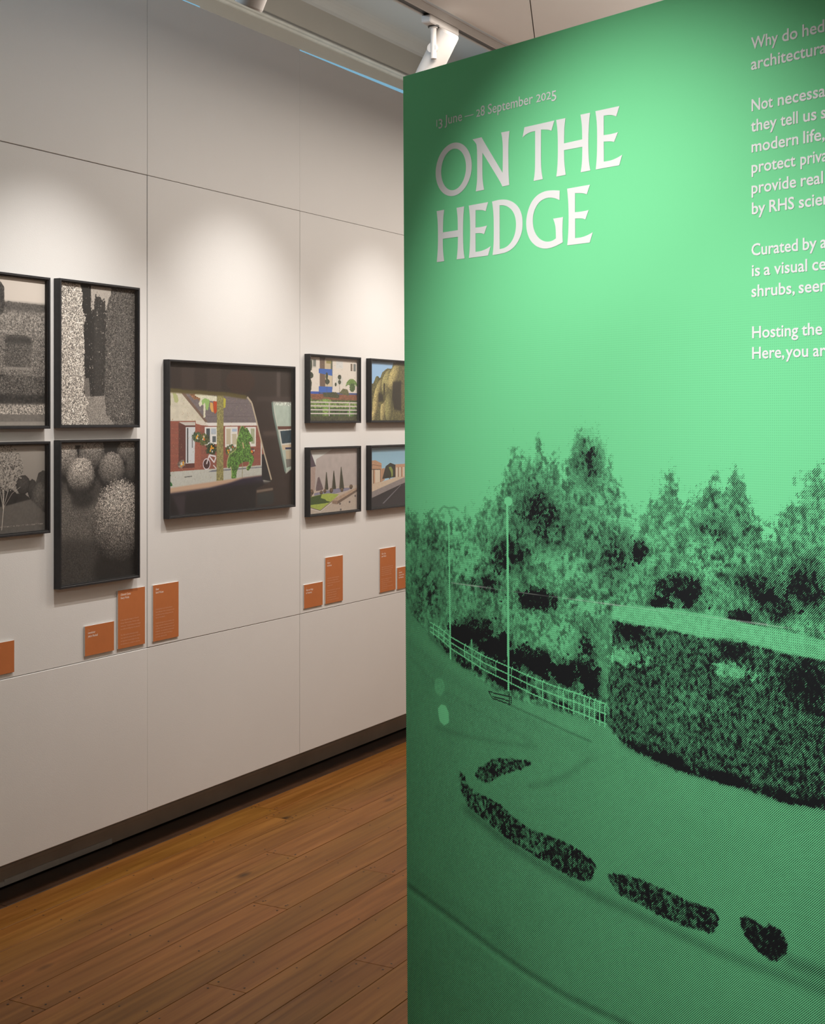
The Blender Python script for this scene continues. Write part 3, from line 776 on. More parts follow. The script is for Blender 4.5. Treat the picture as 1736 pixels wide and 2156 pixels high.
# 9: garages, dark barn and a clipped bush
def print_garages():
    c = Canvas(480, 340, (148, 188, 212))
    c.a *= (.92 + .3*c.Y)[:, :, None]
    q = lambda p: [((x-892)/540, (y-1165)/730) for x, y in p]
    P = lambda p, col, **k: c.poly(q(p), col, **k)
    P([(880, 1325), (965, 1320), (1042, 1362), (1042, 1600), (880, 1620)], (184, 146, 118), amp=.08, cell=4)
    P([(880, 1370), (950, 1372), (1042, 1395), (1042, 1402), (950, 1380), (880, 1378)], (128, 98, 80))
    P([(895, 1430), (935, 1432), (935, 1605), (895, 1612)], (216, 204, 186)); P([(962, 1432), (1022, 1440), (1022, 1590), (962, 1600)], (212, 198, 180)); P([(935, 1430), (942, 1430), (942, 1605), (935, 1605)], (60, 52, 46)); P([(1022, 1438), (1028, 1438), (1028, 1592), (1022, 1592)], (70, 60, 52)); P([(895, 1425), (1028, 1432), (1028, 1441), (895, 1434)], (80, 68, 60))
    P([(1042, 1430), (1080, 1420), (1080, 1570), (1042, 1590)], (176, 138, 112)); P([(1215, 1385), (1500, 1380), (1500, 1600), (1215, 1550)], (190, 150, 122), amp=.06, cell=4)
    for x in (1222, 1262, 1310, 1360): P([(x, 1425), (x+26, 1425), (x+26, 1545), (x, 1545)], (208, 196, 180)); P([(x+26, 1420), (x+31, 1420), (x+31, 1545), (x+26, 1545)], (70, 60, 52))
    P([(1050, 1556), (1092, 1402), (1150, 1362), (1216, 1390), (1216, 1545)], (46, 46, 42))
    c.ell((1150-892)/540, (1480-1165)/730, 36/540, 72/730, (44, 48, 32), .3, 4, rough=.2)
    P([(1128, 1415), (1160, 1410), (1182, 1450), (1184, 1520), (1165, 1550), (1160, 1480)], (132, 146, 74), rough=.2)
    P([(1136, 1540), (1148, 1540), (1146, 1566), (1138, 1566)], (50, 40, 30))
    P([(880, 1615), (1042, 1590), (1220, 1545), (1500, 1560), (1500, 1640), (880, 1800)], (202, 184, 164), amp=.04, cell=8)
    P([(880, 1720), (1290, 1570), (1500, 1500), (1500, 1600), (1290, 1640), (880, 1800)], (142, 134, 134), amp=.06, cell=8)
    P([(880, 1795), (1290, 1640), (1500, 1570), (1500, 1950), (880, 1950)], (44, 40, 46), amp=.15, cell=10)
    P([(1050, 1860), (1070, 1860), (1290, 1650), (1280, 1650)], (124, 122, 130)); P([(880, 1870), (900, 1890), (880, 1900)], (60, 56, 60))
    return c

bwg = 'black framed monochrome photographs at the left of the wall'
smg = 'small colour photographs near the green panel'
y0, y1, z0, z1 = fr(126.5, 585, 901.5, 295, 606.5, 900)
framed('black framed monochrome photograph of a narrow passage between tall conifers', y0, y1, z0, z1, print_passage(), bwg)
y2, y3, z2, z3 = fr(126.5, 927.5, 1242, 295.2, 923.2, 1216)
framed('black framed monochrome photograph of round topiary balls', y2, y3, z2, z3, print_balls(), bwg)
yr, zt = on_wall(106.8, 584.9, XF); _, zb = on_wall(107.2, 902.7, XF)
framed('black framed monochrome photograph of a clipped hedge house, cut by the left edge', yr-0.63, yr, zb, zt, print_hedge_house(), bwg)
yr, zt = on_wall(106.8, 929.1, XF); _, zb = on_wall(106.8, 1122, XF)
framed('black framed monochrome photograph of a bare young tree, cut by the left edge', yr-0.44, yr, zb, zt, print_young_tree(), bwg)
framed('large black framed colour photograph of a green topiary rider seen from a car', *[fr(356, 755.7, 1093, 622.3, 772.7, 1067.3)[i] for i in (0, 1, 2, 3)], print_car_view(), None)
a, b, c_, d_ = fr(651.8, 744.8, 891.5, 760.3, 752.6, 890)
framed('small colour photograph of white flats with blue balconies, upper left of the four', a, b, c_, d_, print_flats(), smg)
a8, b8, c8, d8 = fr(651.8, 941.6, 1088.6, 760.3, 939.2, 1077.2)
framed('small colour photograph of three pointed yews beside a blank wall and lawn', a8, b8, c8, d8, print_cones(), smg)
a7, _ = on_wall(781, 754.8, XF)
framed('small colour photograph of yellowish cloud-shaped yews under blue sky, half behind the panel', a7, a7+(b-a), c_+0.001, d_, print_cloud_yew(), smg)
framed('small colour photograph of garages and a road under blue sky, half behind the panel', a7, a7+(b8-a8), c8, d8, print_garages(), smg)

# ------------------------------------------------------------------ lettering helpers
_gc = {}
def text_mesh(txt, bold=0.0, shear=0.0):
    """flat mesh of a string in the built-in font, size 1; returns verts, faces"""
    key = (txt, bold, shear)
    if key in _gc: return _gc[key]
    cu = bpy.data.curves.new('txt', 'FONT'); cu.body = txt; cu.size = 1.0; cu.offset = bold; cu.shear = shear
    cu.resolution_u = 3; cu.fill_mode = 'BOTH' if hasattr(cu, 'fill_mode') else cu.fill_mode
    ob = bpy.data.objects.new('txt', cu)
    me = bpy.data.meshes.new_from_object(ob)
    vs = np.array([v.co[:] for v in me.vertices]).reshape(-1, 3)[:, :2]
    fs = [tuple(p.vertices) for p in me.polygons]
    bpy.data.objects.remove(ob); bpy.data.curves.remove(cu); bpy.data.meshes.remove(me)
    _gc[key] = (vs, fs)
    return _gc[key]
CAP = text_mesh('H')[0][:, 1].max()
class Flat:
    """collects flat glyph outlines in a plane (u, v)"""
    def __init__(s): s.v = []; s.f = []
    def add(s, vs, fs):
        n = len(s.v); s.v += [tuple(p) for p in vs]; s.f += [tuple(i+n for i in f) for f in fs]
    def word(s, txt, x0, x1, zbase, cap, bold=0.0, shear=0.0, sx=None):
        vs, fs = text_mesh(txt, bold, shear)
        k = cap/CAP; w0, w1 = vs[:, 0].min(), vs[:, 0].max()
        kx = (x1-x0)/(w1-w0) if x1 is not None else (sx if sx else k*0.86)
        out = np.empty_like(vs); out[:, 0] = (vs[:, 0]-w0)*kx + x0; out[:, 1] = vs[:, 1]*k + zbase
        s.add(out, fs)
        return kx, out[:, 0].max()
    def poly(s, pts, hole=None):
        bm = bmesh.new()
        loops = [pts] + ([hole] if hole else [])
        es = []
        for lp in loops:
            vv = [bm.verts.new((x, z, 0)) for x, z in lp]
            es += [bm.edges.new((vv[i], vv[(i+1) % len(vv)])) for i in range(len(vv))]
        bmesh.ops.triangle_fill(bm, edges=es, use_beauty=True)
        bm.verts.index_update()
        s.add([v.co[:2] for v in bm.verts], [tuple(v.index for v in f.verts) for f in bm.faces])
        bm.free()
    def build(s, name, mat, parent, place):
        me = bpy.data.meshes.new(name); me.from_pydata([place(x, z) for x, z in s.v], [], s.f)
        return link(name, me, mat, parent)

# ------------------------------------------------------------------ the green panel
# its print: a computed tone map (how much dark ink), screened into 45 degree lines in the shader
PW, PH = 2.44, 0.0
a_tl, z_top = on_panel(848.3, 161.5)
a_bl, z_bl = on_panel(857.5, 2100)
lean = (a_bl - a_tl)/(z_top - z_bl)                  # the board stands slightly out of plumb
TXL = 0.0014
TW, TH = 1760, 1740
def tp(u, v):                     # photo measurement -> texel
    a, z = on_panel(u, v); return (a/TXL, (2.42 - z)/TXL)
def tmask(pts): return poly_mask(TH, TW, [tp(*p) for p in pts])
A_ = (np.arange(TW)+.5)*TXL
Zc = 2.42 - (np.arange(TH)+.5)*TXL
AA, ZZ = np.meshgrid(A_, Zc)
T = np.zeros((TH, TW), np.float32)
n_big = fbm(TH, TW, 60, octs=4); n_mid = fbm(TH, TW, 22, octs=4, gain=.7); n_fine = fbm(TH, TW, 7, octs=3, gain=.8); n_leaf = fbm(TH, TW, 14, 9, octs=3, gain=.8); n_tiny = fbm(TH, TW, 5, 4, octs=2, gain=.8)
# sky tint: dots that start under the text
_, z_dot = on_panel(1200, 660)
sky = np.clip((z_dot + 0.04 - ZZ)/0.10, 0, 1).astype(np.float32)
# trees
top = [(853, 1062), (880, 1075), (905, 1068), (930, 1082), (960, 1088), (985, 1080), (1005, 1083), (1020, 1045), (1035, 1030), (1050, 1000), (1060, 990), (1068, 960), (1075, 940), (1082, 925), (1092, 945), (1100, 935), (1112, 928), (1120, 960), (1130, 905), (1137, 900), (1143, 940), (1155, 955), (1165, 945), (1175, 960), (1187, 985), (1196, 950), (1205, 925), (1214, 900), (1225, 893), (1236, 905), (1250, 915), (1265, 925), (1275, 950), (1285, 965), (1298, 1000), (1310, 1030), (1325, 1060), (1340, 1085), (1352, 1075), (1362, 1045), (1380, 1025), (1398, 985), (1410, 975), (1420, 1000), (1432, 1030), (1450, 1040), (1470, 1020), (1488, 1010), (1500, 975), (1512, 990), (1525, 1000), (1545, 968), (1560, 985), (1572, 1020), (1585, 1050), (1600, 1085), (1620, 1090), (1640, 1075), (1660, 1040), (1680, 1020), (1697, 985), (1712, 975), (1725, 980), (1740, 1000), (1800, 930), (1860, 980), (1930, 900), (2020, 960), (2120, 880), (2260, 930)]
ta, tz = zip(*[on_panel(u, v) for u, v in top])
zt_ = np.interp(A_, ta, tz)[None, :]
h = zt_ - ZZ
tree = np.clip((h + .045*n_mid + .035*n_fine + .02*n_tiny + .012)/0.04, 0, 1)
fade = np.clip(h/0.07, 0, 1)
n_l2 = np.tanh(3.0*(.50*n_leaf + .60*n_fine + .18*n_mid + .25*n_tiny))
tone_tree = 0.44 + 0.08*fade + 0.25*n_l2 + 0.08*n_mid + 0.14*n_big*fade
T = tree*np.clip(tone_tree, .20, .98)*np.clip(.62+fade, 0, 1)
def darken(u, v, ru, rv, amt, rough=.8):
    global T
    a, z = on_panel(u, v); a1, _ = on_panel(u+ru, v); _, z1 = on_panel(u, v+rv)
    d = np.sqrt(((AA-a)/(a1-a))**2 + ((ZZ-z)/(z-z1))**2) + 1.1*rough*n_mid + .9*n_fine + .3*n_leaf
    m = np.clip((1.0-d)/.35, 0, 1)
    T = np.clip(T + amt*m, 0, 1)
for (u, v, a, b, k) in ((1130, 1060, 50, 40, .25), (1240, 960, 35, 60, .25), (1070, 1170, 40, 40, .3), (1150, 1110, 70, 50, .2), (900, 1250, 50, 90, .2), (930, 1400, 20, 25, .5), (1030, 1230, 30, 25, .35), (1130, 1265, 50, 25, .5), (1290, 1170, 40, 60, .2), (1345, 1160, 20, 22, .45), (1430, 1240, 60, 30, .45), (1390, 1270, 40, 18, .5), (1450, 1265, 25, 18, .4), (1590, 1230, 60, 30, .3), (1560, 1300, 30, 18, .5), (1640, 1280, 50, 30, .35), (1700, 1240, 50, 60, .3), (1000, 1330, 50, 40, .35), (1040, 1360, 40, 40, .5), (1120, 1395, 70, 30, .55), (1190, 1420, 60, 30, .5), (1230, 1380, 30, 70, .35), (965, 1340, 20, 40, .4), (1080, 1425, 40, 25, .5), (1250, 1440, 25, 40, .4), (1500, 1120, 40, 30, .2)):
    darken(u, v, a, b, k)
for (u, v, a, b, k) in ((1240, 1270, 60, 20, -.18), (1195, 1345, 45, 40, -.2), (1165, 1330, 30, 25, -.15), (1290, 1050, 25, 50, -.1), (1180, 1190, 50, 30, -.08), (1490, 1180, 40, 40, -.15), (1610, 1120, 20, 20, -.2), (1120, 1300, 30, 12, -.25), (980, 1180, 40, 40, -.15)):
    darken(u, v, a, b, k)
T = np.where(h > 0.04, np.maximum(T, .27 + .08*n_tiny), T)
# the road and verges
edge = [(850, 1275), (880, 1310), (905, 1340), (930, 1365), (960, 1395), (1000, 1425), (1050, 1458), (1100, 1478), (1160, 1495), (1230, 1513), (1275, 1525), (1300, 1560), (1350, 1592), (1450, 1632), (1550, 1658), (1650, 1692), (1736, 1705), (1850, 1740), (2300, 1850)]
road = blur(tmask(edge + [(2300, 3200), (840, 3200)]).astype(np.float32), 1)
left = np.clip(1 - AA/1.0, 0, 1)
aR, _ = on_panel(1736, 1900)
rt = 0.37 + 0.17*left + .03*n_big + .03*n_fine  # ink heavier to the left, partly standing in for light falloff
T = T*(1-road) + road*rt
def stroke(pts, wpx, val, soft=1, mode='set', w2=None):
    """line of given width in photo pixels, along measured points"""
    global T
    m = np.zeros((TH, TW), bool)
    tpts = [tp(*p) for p in pts]
    for (x0, y0), (x1, y1) in zip(tpts, tpts[1:]):
        dx, dy = x1-x0, y1-y0; l = math.hypot(dx, dy) or 1; k = wpx*.82/2
        m |= poly_mask(TH, TW, [(x0-dy/l*k, y0+dx/l*k), (x1-dy/l*k, y1+dx/l*k), (x1+dy/l*k, y1-dx/l*k), (x0+dy/l*k, y0-dx/l*k)])
    m = blur(m.astype(np.float32), soft)
    T = T*(1-m) + m*val if mode == 'set' else np.clip(T + m*val, 0, 1)
def patch(pts, val, nf=.3, nm=.2, soft=2, rough=.35):
    global T
    m = blur(tmask(pts).astype(np.float32), max(soft, 1)*2)
    m = np.clip((m + rough*(n_fine*.5 + n_tiny*.5) - .35)/.3, 0, 1)
    T = T*(1-m) + m*np.clip(val + nf*(.45*n_fine + .9*n_tiny) + nm*n_mid, 0, 1)
# pavements, kerbs and tyre marks
stroke([(858, 1318), (930, 1385), (1000, 1432), (1070, 1475), (1160, 1515), (1240, 1540)], 9, -.07, 6, 'add')
stroke([(858, 1350), (920, 1408), (990, 1455), (1080, 1505), (1180, 1555), (1260, 1600)], 10, .05, 6, 'add')
stroke([(1068, 1482), (1130, 1510), (1190, 1538), (1245, 1562)], 3, .22, 1, 'add')
stroke([(862, 1380), (900, 1425), (930, 1455), (980, 1480), (1060, 1530), (1120, 1560)], 5, .07, 3, 'add')
stroke([(915, 1530), (960, 1545), (1050, 1563), (1130, 1572)], 5, .12, 3, 'add')
stroke([(1110, 1655), (1150, 1650), (1190, 1635), (1230, 1605), (1245, 1600)], 6, .16, 4, 'add')
stroke([(858, 1862), (900, 1893), (960, 1937), (1030, 1990), (1100, 2040), (1200, 2100), (1340, 2165)], 8, .22, 3, 'add')
stroke([(858, 1877), (900, 1908), (960, 1952), (1030, 2005), (1100, 2055), (1200, 2116), (1300, 2165)], 6, -.10, 3, 'add')
stroke([(870, 1850), (950, 1900), (1020, 1950), (1100, 2005)], 14, .09, 12, 'add')
stroke([(975, 1700), (1060, 1770), (1150, 1830), (1240, 1880), (1350, 1930), (1500, 2000), (1620, 2045), (1760, 2095)], 12, .20, 5, 'add')
stroke([(1650, 2020), (1760, 2060), (1900, 2110)], 14, .25, 6, 'add')
# big hedge on the right
patch([(1283, 1292), (1300, 1275), (1400, 1280), (1500, 1296), (1600, 1318), (1736, 1348), (2300, 1450), (2300, 1500), (1736, 1392), (1640, 1372), (1560, 1345), (1480, 1342), (1380, 1318), (1300, 1325)], .27, .12, .05)
patch([(1286, 1300), (1310, 1312), (1380, 1322), (1480, 1345), (1560, 1352), (1640, 1376), (1736, 1392), (2300, 1490), (2300, 1850), (1850, 1737), (1736, 1702), (1650, 1689), (1550, 1655), (1450, 1629), (1350, 1588), (1305, 1560), (1284, 1530), (1278, 1440), (1290, 1380)], .74, .30, .12)
T = np.clip(T + .10*np.clip((AA - 1.0)/.4, 0, 1)*(ZZ < on_panel(1500, 1350)[1])*(ZZ > on_panel(1736, 1690)[1] - .02)*(T > .5), 0, 1)
T = np.clip(T, 0, 1)
stroke([(1302, 1556), (1350, 1582), (1450, 1620), (1550, 1646), (1650, 1680), (1736, 1694), (1850, 1728)], 14, .22, 5, 'add')
for (u, v, a, b, k) in ((1320, 1385, 45, 22, -.35), (1545, 1410, 45, 16, -.4), (1330, 1330, 30, 20, .3), (1540, 1370, 30, 20, .25), (1410, 1600, 30, 18, .4), (1530, 1640, 40, 14, .35), (1700, 1440, 60, 60, .15), (1480, 1480, 60, 30, -.08)):
    darken(u, v, a, b, k, .6)
stroke([(1276, 1290), (1272, 1380), (1270, 1470)], 10, .44, 6)
# verge shadow and railing
stroke([(905, 1335), (960, 1385), (1020, 1420), (1080, 1445), (1160, 1478), (1230, 1500), (1275, 1512)], 16, .22, 4, 'add')
rail = [(905, 1310), (925, 1322), (950, 1342), (985, 1362), (1020, 1382), (1068, 1403), (1120, 1427), (1170, 1446), (1220, 1462), (1276, 1483)]
gap = lambda i: 10 + 12*i/9
for k in (0, 1, 2):
    stroke([(u, v + k*gap(i)*.95) for i, (u, v) in enumerate(rail)], 2.2, .02, 0)
for i in range(34):
    f = i/33; u = 912 + (1273-912)*f
    v = float(np.interp(u, [p[0] for p in rail], [p[1] for p in rail])); g_ = 10 + 12*f
    if 0.10 < f < .70 and i % 3: continue
    stroke([(u+3, v-3), (u, v+3), (u, v+2.3*g_)], 2.0, .03, 0)
# lamp posts, sign, figure
stroke([(1067, 1055), (1069, 1250), (1070, 1455)], 5.5, 0.0, 0)
patch([(1061, 1060), (1062, 1050), (1069, 1045), (1077, 1050), (1078, 1060), (1072, 1066)], 0.0, 0, 0, 1, 0)
stroke([(944, 1082), (946, 1240), (948, 1388)], 4.0, .04, 0)
stroke([(924, 1078), (932, 1066), (945, 1070), (957, 1068), (966, 1076)], 5, .45, 1)
stroke([(945, 1072), (945, 1085)], 3, .4, 1)
patch([(935, 1090), (940, 1080), (950, 1090), (946, 1102), (937, 1102)], .02, 0, 0, 1, 0)
stroke([(992, 1345), (994, 1410)], 3, .15, 1)
for p in ([(1028, 1456), (1076, 1468), (1075, 1484), (1036, 1470), (1028, 1456)], [(1036, 1466), (1072, 1476)], [(1072, 1459), (1072, 1484)]): stroke(p, 2.4, .85, 0)
patch([(921, 1492), (928, 1483), (938, 1486), (944, 1500), (945, 1520), (935, 1528), (925, 1518)], .12, .05, 0, 1, .1)
patch([(915, 1430), (930, 1426), (938, 1450), (925, 1470), (915, 1455)], .40, .1, 0, 2, .1)
# hedges on the traffic island
patch([(966, 1622), (975, 1628), (985, 1655), (1010, 1672), (1050, 1692), (1100, 1738), (1150, 1757), (1200, 1778), (1240, 1805), (1258, 1826), (1238, 1857), (1200, 1847), (1130, 1803), (1080, 1775), (1030, 1735), (985, 1698), (968, 1660)], .80, .38, .15)
patch([(998, 1632), (1010, 1615), (1035, 1600), (1060, 1596), (1090, 1600), (1128, 1603), (1095, 1620), (1060, 1630), (1030, 1648), (1010, 1645)], .80, .35, .15)
patch([(1274, 1838), (1320, 1843), (1370, 1860), (1430, 1888), (1470, 1905), (1510, 1920), (1512, 1945), (1500, 1968), (1440, 1950), (1370, 1918), (1300, 1882)], .80, .38, .15)
patch([(1556, 1935), (1570, 1928), (1590, 1938), (1603, 1955), (1618, 1945), (1640, 1955), (1658, 1985), (1652, 2012), (1630, 2028), (1600, 2008), (1565, 1968)], .88, .3, .1)
# the thin pale wire
wire = np.zeros((TH, TW), np.float32)
T = np.clip(T, 0, 1)
img_tone = np.zeros((TH, TW, 3), np.float32)
img_tone[:, :, 0] = T; img_tone[:, :, 1] = sky
wp = [(950, 1226), (1100, 1247), (1300, 1273), (1500, 1299), (1736, 1331)]
mm = np.zeros((TH, TW), bool)
for p0_, p1_ in zip(wp, wp[1:]):
    (x0, y0_), (x1, y1_) = tp(*p0_), tp(*p1_)
    mm |= poly_mask(TH, TW, [(x0, y0_), (x1, y1_), (x1, y1_+1.5), (x0, y0_+1.5)])
img_tone[:, :, 2] = mm*np.clip(.16 + .3*n_big, 0, .4)
tone_img = to_image('hedge_tone', img_tone, data=True)

def panel_mat():
    m, N, L, b = new_mat('printed_green_panel')
    tc = N.new('ShaderNodeTexCoord')
    sep = N.new('ShaderNodeSeparateXYZ'); L.new(tc.outputs['Object'], sep.inputs[0])
    def M(op, a, bb=None, c=None, clamp=False):
        n = N.new('ShaderNodeMath'); n.operation = op; n.use_clamp = clamp
        for i, q in enumerate((a, bb, c)):
            if q is None: continue
            if isinstance(q, (int, float)): n.inputs[i].default_value = q
            else: L.new(q, n.inputs[i])
        return n.outputs[0]
    X, Z = sep.outputs['X'], sep.outputs['Z']
    cb = N.new('ShaderNodeCombineXYZ')
    L.new(M('DIVIDE', X, TW*TXL), cb.inputs[0])
    L.new(M('DIVIDE', M('SUBTRACT', Z, 2.42 - TH*TXL), TH*TXL), cb.inputs[1])
    t = N.new('ShaderNodeTexImage'); t.image = tone_img; t.extension = 'EXTEND'
    L.new(cb.outputs[0], t.inputs['Vector'])
    sp = N.new('ShaderNodeSeparateColor'); L.new(t.outputs['Color'], sp.inputs[0])
    k = 2*PI/0.0044
    line = M('COSINE', M('MULTIPLY', M('SUBTRACT', X, Z), k))
    dots = M('MULTIPLY', M('ADD', M('COSINE', M('MULTIPLY', X, k)), M('COSINE', M('MULTIPLY', Z, k))), .5)
    fld = M('ADD', M('MULTIPLY', line, .84), M('MULTIPLY', dots, .16))
    thr = M('COSINE', M('MULTIPLY', sp.outputs[0], PI))
    mask = M('MULTIPLY_ADD', M('SUBTRACT', fld, thr), 4.5, .5, clamp=True)
    gate = M('MULTIPLY', sp.outputs[0], 8.0, clamp=True)
    mask = M('MULTIPLY', mask, gate)
    dm = M('MULTIPLY', M('MULTIPLY_ADD', M('SUBTRACT', dots, .35), 3.0, 0.0, clamp=True), M('MULTIPLY', sp.outputs[1], .30))
    green = (0.205, 0.74, 0.35, 1); dot = (0.08, 0.42, 0.17, 1); ink = (0.015, 0.016, 0.018, 1)
    m1 = N.new('ShaderNodeMix'); m1.data_type = 'RGBA'; m1.inputs[6].default_value = green; m1.inputs[7].default_value = dot
    L.new(dm, m1.inputs[0])
    m2 = N.new('ShaderNodeMix'); m2.data_type = 'RGBA'; m2.inputs[7].default_value = ink
    L.new(mask, m2.inputs[0]); L.new(m1.outputs[2], m2.inputs[6])
    m3 = N.new('ShaderNodeMix'); m3.data_type = 'RGBA'; m3.inputs[7].default_value = (.75, .8, .75, 1)
    L.new(sp.outputs[2], m3.inputs[0]); L.new(m2.outputs[2], m3.inputs[6])
    L.new(m3.outputs[2], b.inputs['Base Color'])
    b.inputs['Roughness'].default_value = 0.55
    b.inputs['Specular IOR Level'].default_value = 0.12
    n2 = N.new('ShaderNodeTexNoise'); n2.inputs['Scale'].default_value = 700; L.new(tc.outputs['Object'], n2.inputs['Vector'])
    bp = N.new('ShaderNodeBump'); bp.inputs['Strength'].default_value = .08; bp.inputs['Distance'].default_value = .001
    L.new(n2.outputs['Fac'], bp.inputs['Height']); L.new(bp.outputs['Normal'], b.inputs['Normal'])
    return m
M_panel = panel_mat()
panel = empty('exhibition_panel', (P_ORG[0], P_ORG[1], 0), P_ANG)
tag(panel, 'tall green exhibition panel with white title and a line-screened hedge picture', 'display panel')
def lx(z): return a_tl + lean*(z_top - z)
me = bpy.data.meshes.new('printed_face')
me.from_pydata([(lx(0.004), 0, 0.004), (lx(0.004)+PW, 0, 0.004), (lx(z_top)+PW, 0, z_top), (lx(z_top), 0, z_top)], [], [(0, 1, 2, 3)])
link('printed_face', me, M_panel, panel)
bm = bmesh.new()
prism(bm, [(lx(0.004), 0.0), (lx(0.004)+PW, 0.0), (lx(z_top)+PW, z_top), (lx(z_top), z_top)], 0.0006, 0.09)
from_bm('board', bm, M_paint_side, panel)

place = lambda x, z: (x, -0.0006, z)
# title, drawn letter by letter
fl = Flat()
cp = lambda pts: [on_panel(880 + x/3.774, 170 + y/3.774) for x, y in pts]
def rounded(pts, it=1):
    """one corner-preserving smoothing pass for curved outlines"""
    for _ in range(it):
        out = []
        n = len(pts)
        for i in range(n):
            p0_, p1_, p2_ = pts[i-1], pts[i], pts[(i+1) % n]
            v1 = Vector((p1_[0]-p0_[0], p1_[1]-p0_[1])); v2 = Vector((p2_[0]-p1_[0], p2_[1]-p1_[1]))
            ang = abs(v1.angle(v2)) if v1.length and v2.length else 0
            if ang > R(42): out.append(p1_)
            else:
                out.append((p1_[0]*.75+p0_[0]*.25, p1_[1]*.75+p0_[1]*.25)); out.append((p1_[0]*.75+p2_[0]*.25, p1_[1]*.75+p2_[1]*.25))
        pts = out
    return pts
def ellipse(cx, cy, rx, ry):
    c0 = cp([(cx, cy)])[0]; ax = cp([(cx+rx, cy)])[0][0]-cp([(cx-rx, cy)])[0][0]; az = cp([(cx, cy-ry)])[0][1]-cp([(cx, cy+ry)])[0][1]
    mid = (cp([(cx+rx, cy)])[0][0]+cp([(cx-rx, cy)])[0][0])/2
    return [(mid + ax/2*math.cos(t*PI/32), c0[1] + az/2*math.sin(t*PI/32)) for t in range(64)]
fl.poly(ellipse(283.5, 704, 143.5, 211), ellipse(282.5, 705, 98.5, 164))
G = {
 'N': [(433, 466), (505, 449), (530, 495), (672, 732), (674, 520), (668, 450), (660, 411), (727, 399), (720, 460), (717, 540), (719, 740), (725, 829), (670, 841), (655, 805), (512, 572), (511, 740), (515, 810), (525, 866), (459, 880), (468, 810), (470, 740), (469, 515), (455, 490)],
 'T': [(845, 370), (1083, 316), (1060, 397), (1030, 388), (977, 388), (976, 640), (980, 720), (991, 782), (918, 797), (928, 730), (930, 640), (930, 400), (890, 408), (855, 428), (830, 452)],
 'H': [(1097, 312), (1171, 297), (1162, 370), (1160, 498), (1304, 466), (1302, 350), (1290, 270), (1367, 254), (1358, 330), (1352, 480), (1356, 640), (1369, 713), (1292, 728), (1303, 650), (1305, 525), (1160, 552), (1161, 650), (1173, 748), (1098, 763), (1108, 680), (1111, 560), (1109, 400)],
 'E': [(1409, 242), (1600, 201), (1574, 284), (1545, 273), (1510, 272), (1475, 278), (1475, 432), (1530, 425), (1588, 409), (1557, 487), (1535, 481), (1475, 484), (1476, 643), (1530, 635), (1580, 614), (1622, 588), (1598, 672), (1411, 706), (1419, 630), (1423, 500), (1421, 330)],
 'H2': [(148, 1036), (208, 1025), (200, 1090), (198, 1205), (316, 1187), (315, 1090), (306, 1010), (367, 998), (360, 1070), (357, 1200), (360, 1340), (370, 1412), (307, 1420), (315, 1340), (317, 1240), (197, 1256), (198, 1350), (208, 1434), (149, 1442), (157, 1350), (159, 1240), (157, 1120)],
 'E2': [(403, 992), (557, 964), (537, 1037), (513, 1027), (457, 1028), (457, 1167), (500, 1163), (548, 1151), (525, 1219), (500, 1210), (457, 1212), (457, 1360), (500, 1354), (545, 1336), (577, 1314), (556, 1389), (404, 1409), (411, 1340), (415, 1200), (412, 1070)],
 'G': [(1125, 873), (1124, 949), (1090, 934), (1050, 928), (1010, 934), (965, 960), (933, 1008), (915, 1060), (911, 1115), (916, 1170), (935, 1220), (965, 1257), (1000, 1276), (1035, 1280), (1070, 1271), (1095, 1253), (1094, 1180), (1087, 1135), (1073, 1096), (1152, 1083), (1147, 1150), (1147, 1230), (1150, 1284), (1090, 1317), (1030, 1335), (980, 1333), (930, 1311), (888, 1265), (866, 1205), (858, 1150), (861, 1085), (878, 1015), (905, 955), (945, 910), (990, 884), (1030, 873), (1080, 870)],
 'E3': [(1184, 858), (1366, 826), (1340, 903), (1312, 893), (1247, 893), (1247, 1045), (1300, 1040), (1355, 1028), (1329, 1103), (1303, 1093), (1248, 1095), (1248, 1251), (1300, 1245), (1350, 1226), (1388, 1204), (1364, 1286), (1185, 1308), (1192, 1240), (1197, 1100), (1193, 950)]}
for k, g in G.items():
    pts = rounded(cp(g), 2)
    fl.poly(pts)
fl.poly(rounded(cp([(588, 960), (640, 946), (685, 943), (725, 950), (768, 972), (803, 1010), (825, 1062), (832, 1120), (828, 1190), (810, 1250), (775, 1310), (730, 1350), (680, 1371), (592, 1386), (600, 1310), (602, 1200), (600, 1050)]), 2),
        rounded(cp([(648, 990), (675, 989), (705, 996), (738, 1018), (762, 1052), (776, 1100), (779, 1150), (772, 1210), (752, 1265), (720, 1308), (685, 1330), (649, 1338)]), 2))
fl.build('title_lettering', M_vinyl, panel, place)['label'] = 'white title ON THE HEDGE'

# date line with old-style figures
fl = Flat()
zb = on_panel(921, 266.5)[1]; cap = 0.0212
ax = lambda u: on_panel(u, 300)[0]
def oldstyle(txt, u0, u1):
    a0, a1 = ax(u0), ax(u1); n = len(txt)
    wd = {'1': .62}; ws = [wd.get(ch, 1.0) for ch in txt]; tot = sum(ws) + .10*(n-1); x = a0
    for ch, q in zip(txt, ws):
        w_ = (a1-a0)*q/tot
        if ch == '1': fl.word(ch, x+w_*.30, x+w_*.62, zb, cap*.74, .006)
        elif ch in '20': fl.word(ch, x, x+w_, zb, cap*.74, .006)
        elif ch in '35': fl.word(ch, x, x+w_, zb-cap*.26, cap*.98, .006)
        else: fl.word(ch, x, x+w_, zb, cap*1.02, .006)
        x += w_ + (a1-a0)*.10/tot
oldstyle('13', 917.2, 931.5); fl.word('June', ax(936), ax(972.8), zb, cap, .006)
